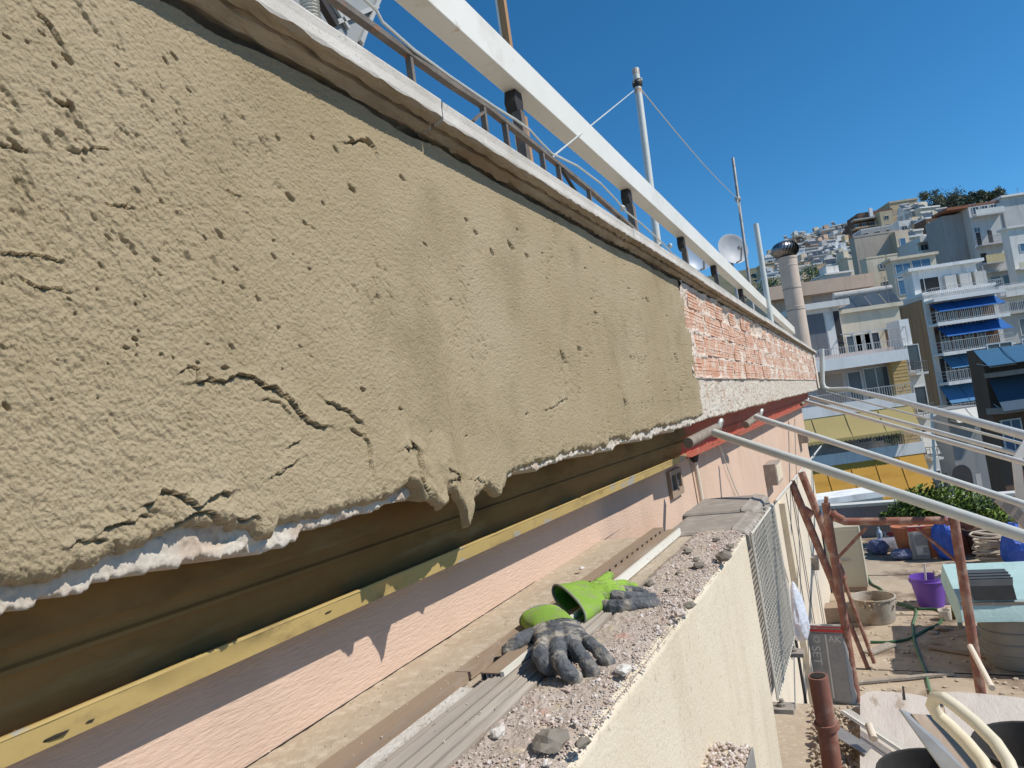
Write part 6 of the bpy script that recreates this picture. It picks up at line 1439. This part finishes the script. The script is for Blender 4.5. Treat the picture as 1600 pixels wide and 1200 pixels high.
for (px, py, dep, wp_, hp_, m_, lab, nw, nb2) in hill:
    h = Bld(px, py, dep, wp_, hp_, 26+hr.uniform(-7, 9), hr.uniform(3.5, 6), m_, lab, name='hillside_house', cat='house', group=HG)
    s_ = dep/1109; Hm = h.H
    h.parapet(.3, hr.choice((0, .15, .3)), hr.choice((m_, m_, white, bwhite)))
    nfl = max(1, int(Hm/2.7))
    if nw:
        for f_ in range(nfl): h.winrow(h.top-2.1-2.75*f_, nw, min(1.3, h.W/(nw+1)), 1.25, .35)
    if nb2:
        for f_ in range(min(nb2, nfl+1)): h.balcony(.1, h.W-.1, h.top-2.75*(f_+1)-.1, out=1.3, th=.2, fm=hr.choice((white, m_)), rm=railg, rh=.9, bars=False)
    if hr.random() < .6: h.block(h.W*.3, h.W*.3+min(2.4, h.W*.5), 2, 4.4, h.top, h.top+hr.uniform(1.2, 2.2), m_)
    if hr.random() < .7: h.antenna(h.W*hr.random(), 1.5, h.top, hr.uniform(1.5, 3))
    if hr.random() < .5: h.solar(h.W*.1, 1, h.top+.3, 2)
# ---- the many further small houses between them, row by row -------------------------------------------------
ORD = ['first', 'second', 'third', 'fourth', 'fifth', 'sixth', 'seventh', 'eighth', 'ninth', 'tenth', 'eleventh', 'twelfth']
def skyl(px): return float(np.interp(px, [1190, 1240, 1262, 1300, 1330, 1345, 1390, 1430, 1500], [402, 372, 368, 356, 350, 344, 322, 318, 322]))
rowsH = [('skyline row on the left slope', 242, 2, 1196, 1342, 10), ('second row of the left slope', 214, 13, 1194, 1340, 10), ('third row of the left slope', 192, 25, 1192, 1332, 9), ('fourth row of the left slope', 170, 38, 1196, 1330, 8), ('fifth row of the left slope', 152, 52, 1192, 1326, 7),
         ('upper row of the right slope', 172, 22, 1402, 1492, 6), ('lower row of the right slope', 138, 46, 1404, 1490, 5)]
hr = random.Random(11); cn = {white: 'white', bwhite: 'bright white', cream_: 'cream', grey: 'grey', beige: 'beige', salm: 'salmon', tan: 'tan', pinkw: 'pinkish'}
ac_me = MB(); ac_me.box((0, -.4, 0), (.8, -.02, .55)); ac_me = ac_me.mesh('ac_unit', railm)
for (rn, dep, off, a0, a1, n) in rowsH:
    for k in range(n):
        px = a0+(a1-a0)*(k+.5*hr.random())/n; w_ = (a1-a0)/n*hr.uniform(.75, 1.15); py = skyl(px+w_/2)+off+hr.uniform(-3, 5)
        m_ = hr.choice((white, bwhite, cream_, cream_, grey, grey, beige, beige, salm, tan, pinkw))
        h = Bld(px, py, dep+hr.uniform(-5, 5), w_, hr.uniform(16, 26), 26+hr.uniform(-9, 9), hr.uniform(3, 5), m_, 'small %s house, %s from the left in the %s' % (cn[m_], ORD[k], rn), name='hillside_house', cat='house', group=HG)
        nw = max(1, int(h.W/2.0)); nfl = max(1, int(h.H/2.7)); h.parapet(.35, hr.choice((0, .2, .35)), hr.choice((m_, white, bwhite)))
        for f_ in range(nfl):
            z = h.top-2.75*(f_+1)
            if hr.random() < .75:
                h.dark(.3, h.W-.3, z+.25, z+2.4, hr.choice((darkm, brownw, dgrey)), 'veranda_recess'); h.balcony(0, h.W, z, out=1.3, th=.2, fascia=hr.choice((0, .3, .6)), fm=hr.choice((white, bwhite, m_)), rm=railg, rh=.7, bars=False)
                if hr.random() < .35: h.awning(.2, h.W-.2, z+2.5, 1.4, .8, hr.choice(('whitec', 'yellow', 'orange', 'lightblue')), 1, False)
            else: h.winrow(z+.7, nw, min(1.3, h.W/(nw+1)), 1.3, .35)
        if hr.random() < .6: inst(ac_me, 'ac_unit', h.t, (h.W*.6, 0, h.top-1.6))
        if hr.random() < .7: h.block(h.W*.2, h.W*.2+min(2.2, h.W*.5), 1.0, 2.8, h.top, h.top+hr.uniform(1.0, 2.2), hr.choice((m_, white)))
        if hr.random() < .6: h.antenna(h.W*hr.random(), 1.5, h.top, hr.uniform(1.5, 3))
        if hr.random() < .4: h.solar(h.W*.1, .6, h.top+.3, 1)
# ---- trees on the hill --------------------------------------------------------------------------------------
treel = [mat('tree_leaf', (.15, .165, .11), (.20, .21, .14), sc=1, rough=.7), mat('tree_leaf_dark', (.09, .105, .065), rough=.7)]
def tree(px, py, dep, rpx, hpx, seed, lab):
    c = atd(px, py, dep); s_ = dep/1109; R_ = rpx*s_; H_ = hpx*s_; r = random.Random(seed)
    g = c.z-H_*1.2; t = thing('pine_tree', (c.x, c.y, g), lab, 'tree', 'trees on the hilltop')
    b = MB(); b.tube([(c.x, c.y, g), (c.x+R_*.1, c.y, c.z-H_*.3), (c.x, c.y, c.z+H_*.2)], [.35, .25, .08], 7)
    cl = []
    for k in range(15):
        p = Vector((r.uniform(-.8, .8), r.uniform(-.8, .8), r.uniform(-.75, .85)))
        q = Vector((c.x+p.x*R_, c.y+p.y*R_, c.z+p.z*H_*.55)); cl.append((q, r.uniform(.26, .46)*R_)); b.tube([(c.x, c.y, c.z-H_*.35), q], [.10, .03], 4)
    b.build('trunk', brownw, t); b = MB()
    for q, rr in cl:
        for k in range(130):
            P_ = q+Vector((r.gauss(0, rr*.6), r.gauss(0, rr*.6), r.gauss(0, rr*.45))); a = Vector((r.gauss(0, 1), r.gauss(0, 1), r.gauss(0, 1))).normalized(); u_ = a.orthogonal().normalized(); v_ = a.cross(u_); L_ = r.uniform(.12, .34); b.cur = r.random() < .45 and 1 or 0
            b.add([P_-u_*L_, P_+v_*L_*.6, P_+u_*L_, P_-v_*L_*.6], [(0, 1, 2, 3)])
    b.build('crown', treel, t, fix=False)
tree(1458, 316, 190, 16, 38, 1, 'tallest leftmost tree of the hilltop row'); tree(1478, 316, 192, 20, 36, 2, 'broad open tree right of the tallest one'); tree(1493, 322, 194, 11, 28, 3, 'small tree leaning right beside the broad one')
tree(1508, 316, 150, 9, 18, 4, 'grey-green tree left of the roof line of the grey-white building'); tree(1527, 310, 150, 12, 16, 5, 'spreading tree above the red roof line'); tree(1556, 306, 150, 14, 14, 6, 'flat crowned tree above the white roof'); tree(1466, 345, 150, 8, 14, 7, 'low bushy tree below the hilltop row')
shrub(tuple(atd(1207, 444, 136)), 2.6, 1.2, 1.3, 500, .22, 21, 'dark green hedge on the balcony left of the chimney', cat='hedge', name='hedge', sh=(.1, .3, .6))
shrub(tuple(atd(1263, 428, 144)), 2.2, 1.2, 1.1, 500, .2, 22, 'dark green plants filling the veranda right of the chimney', cat='hedge', name='hedge', sh=(.1, .3, .6))
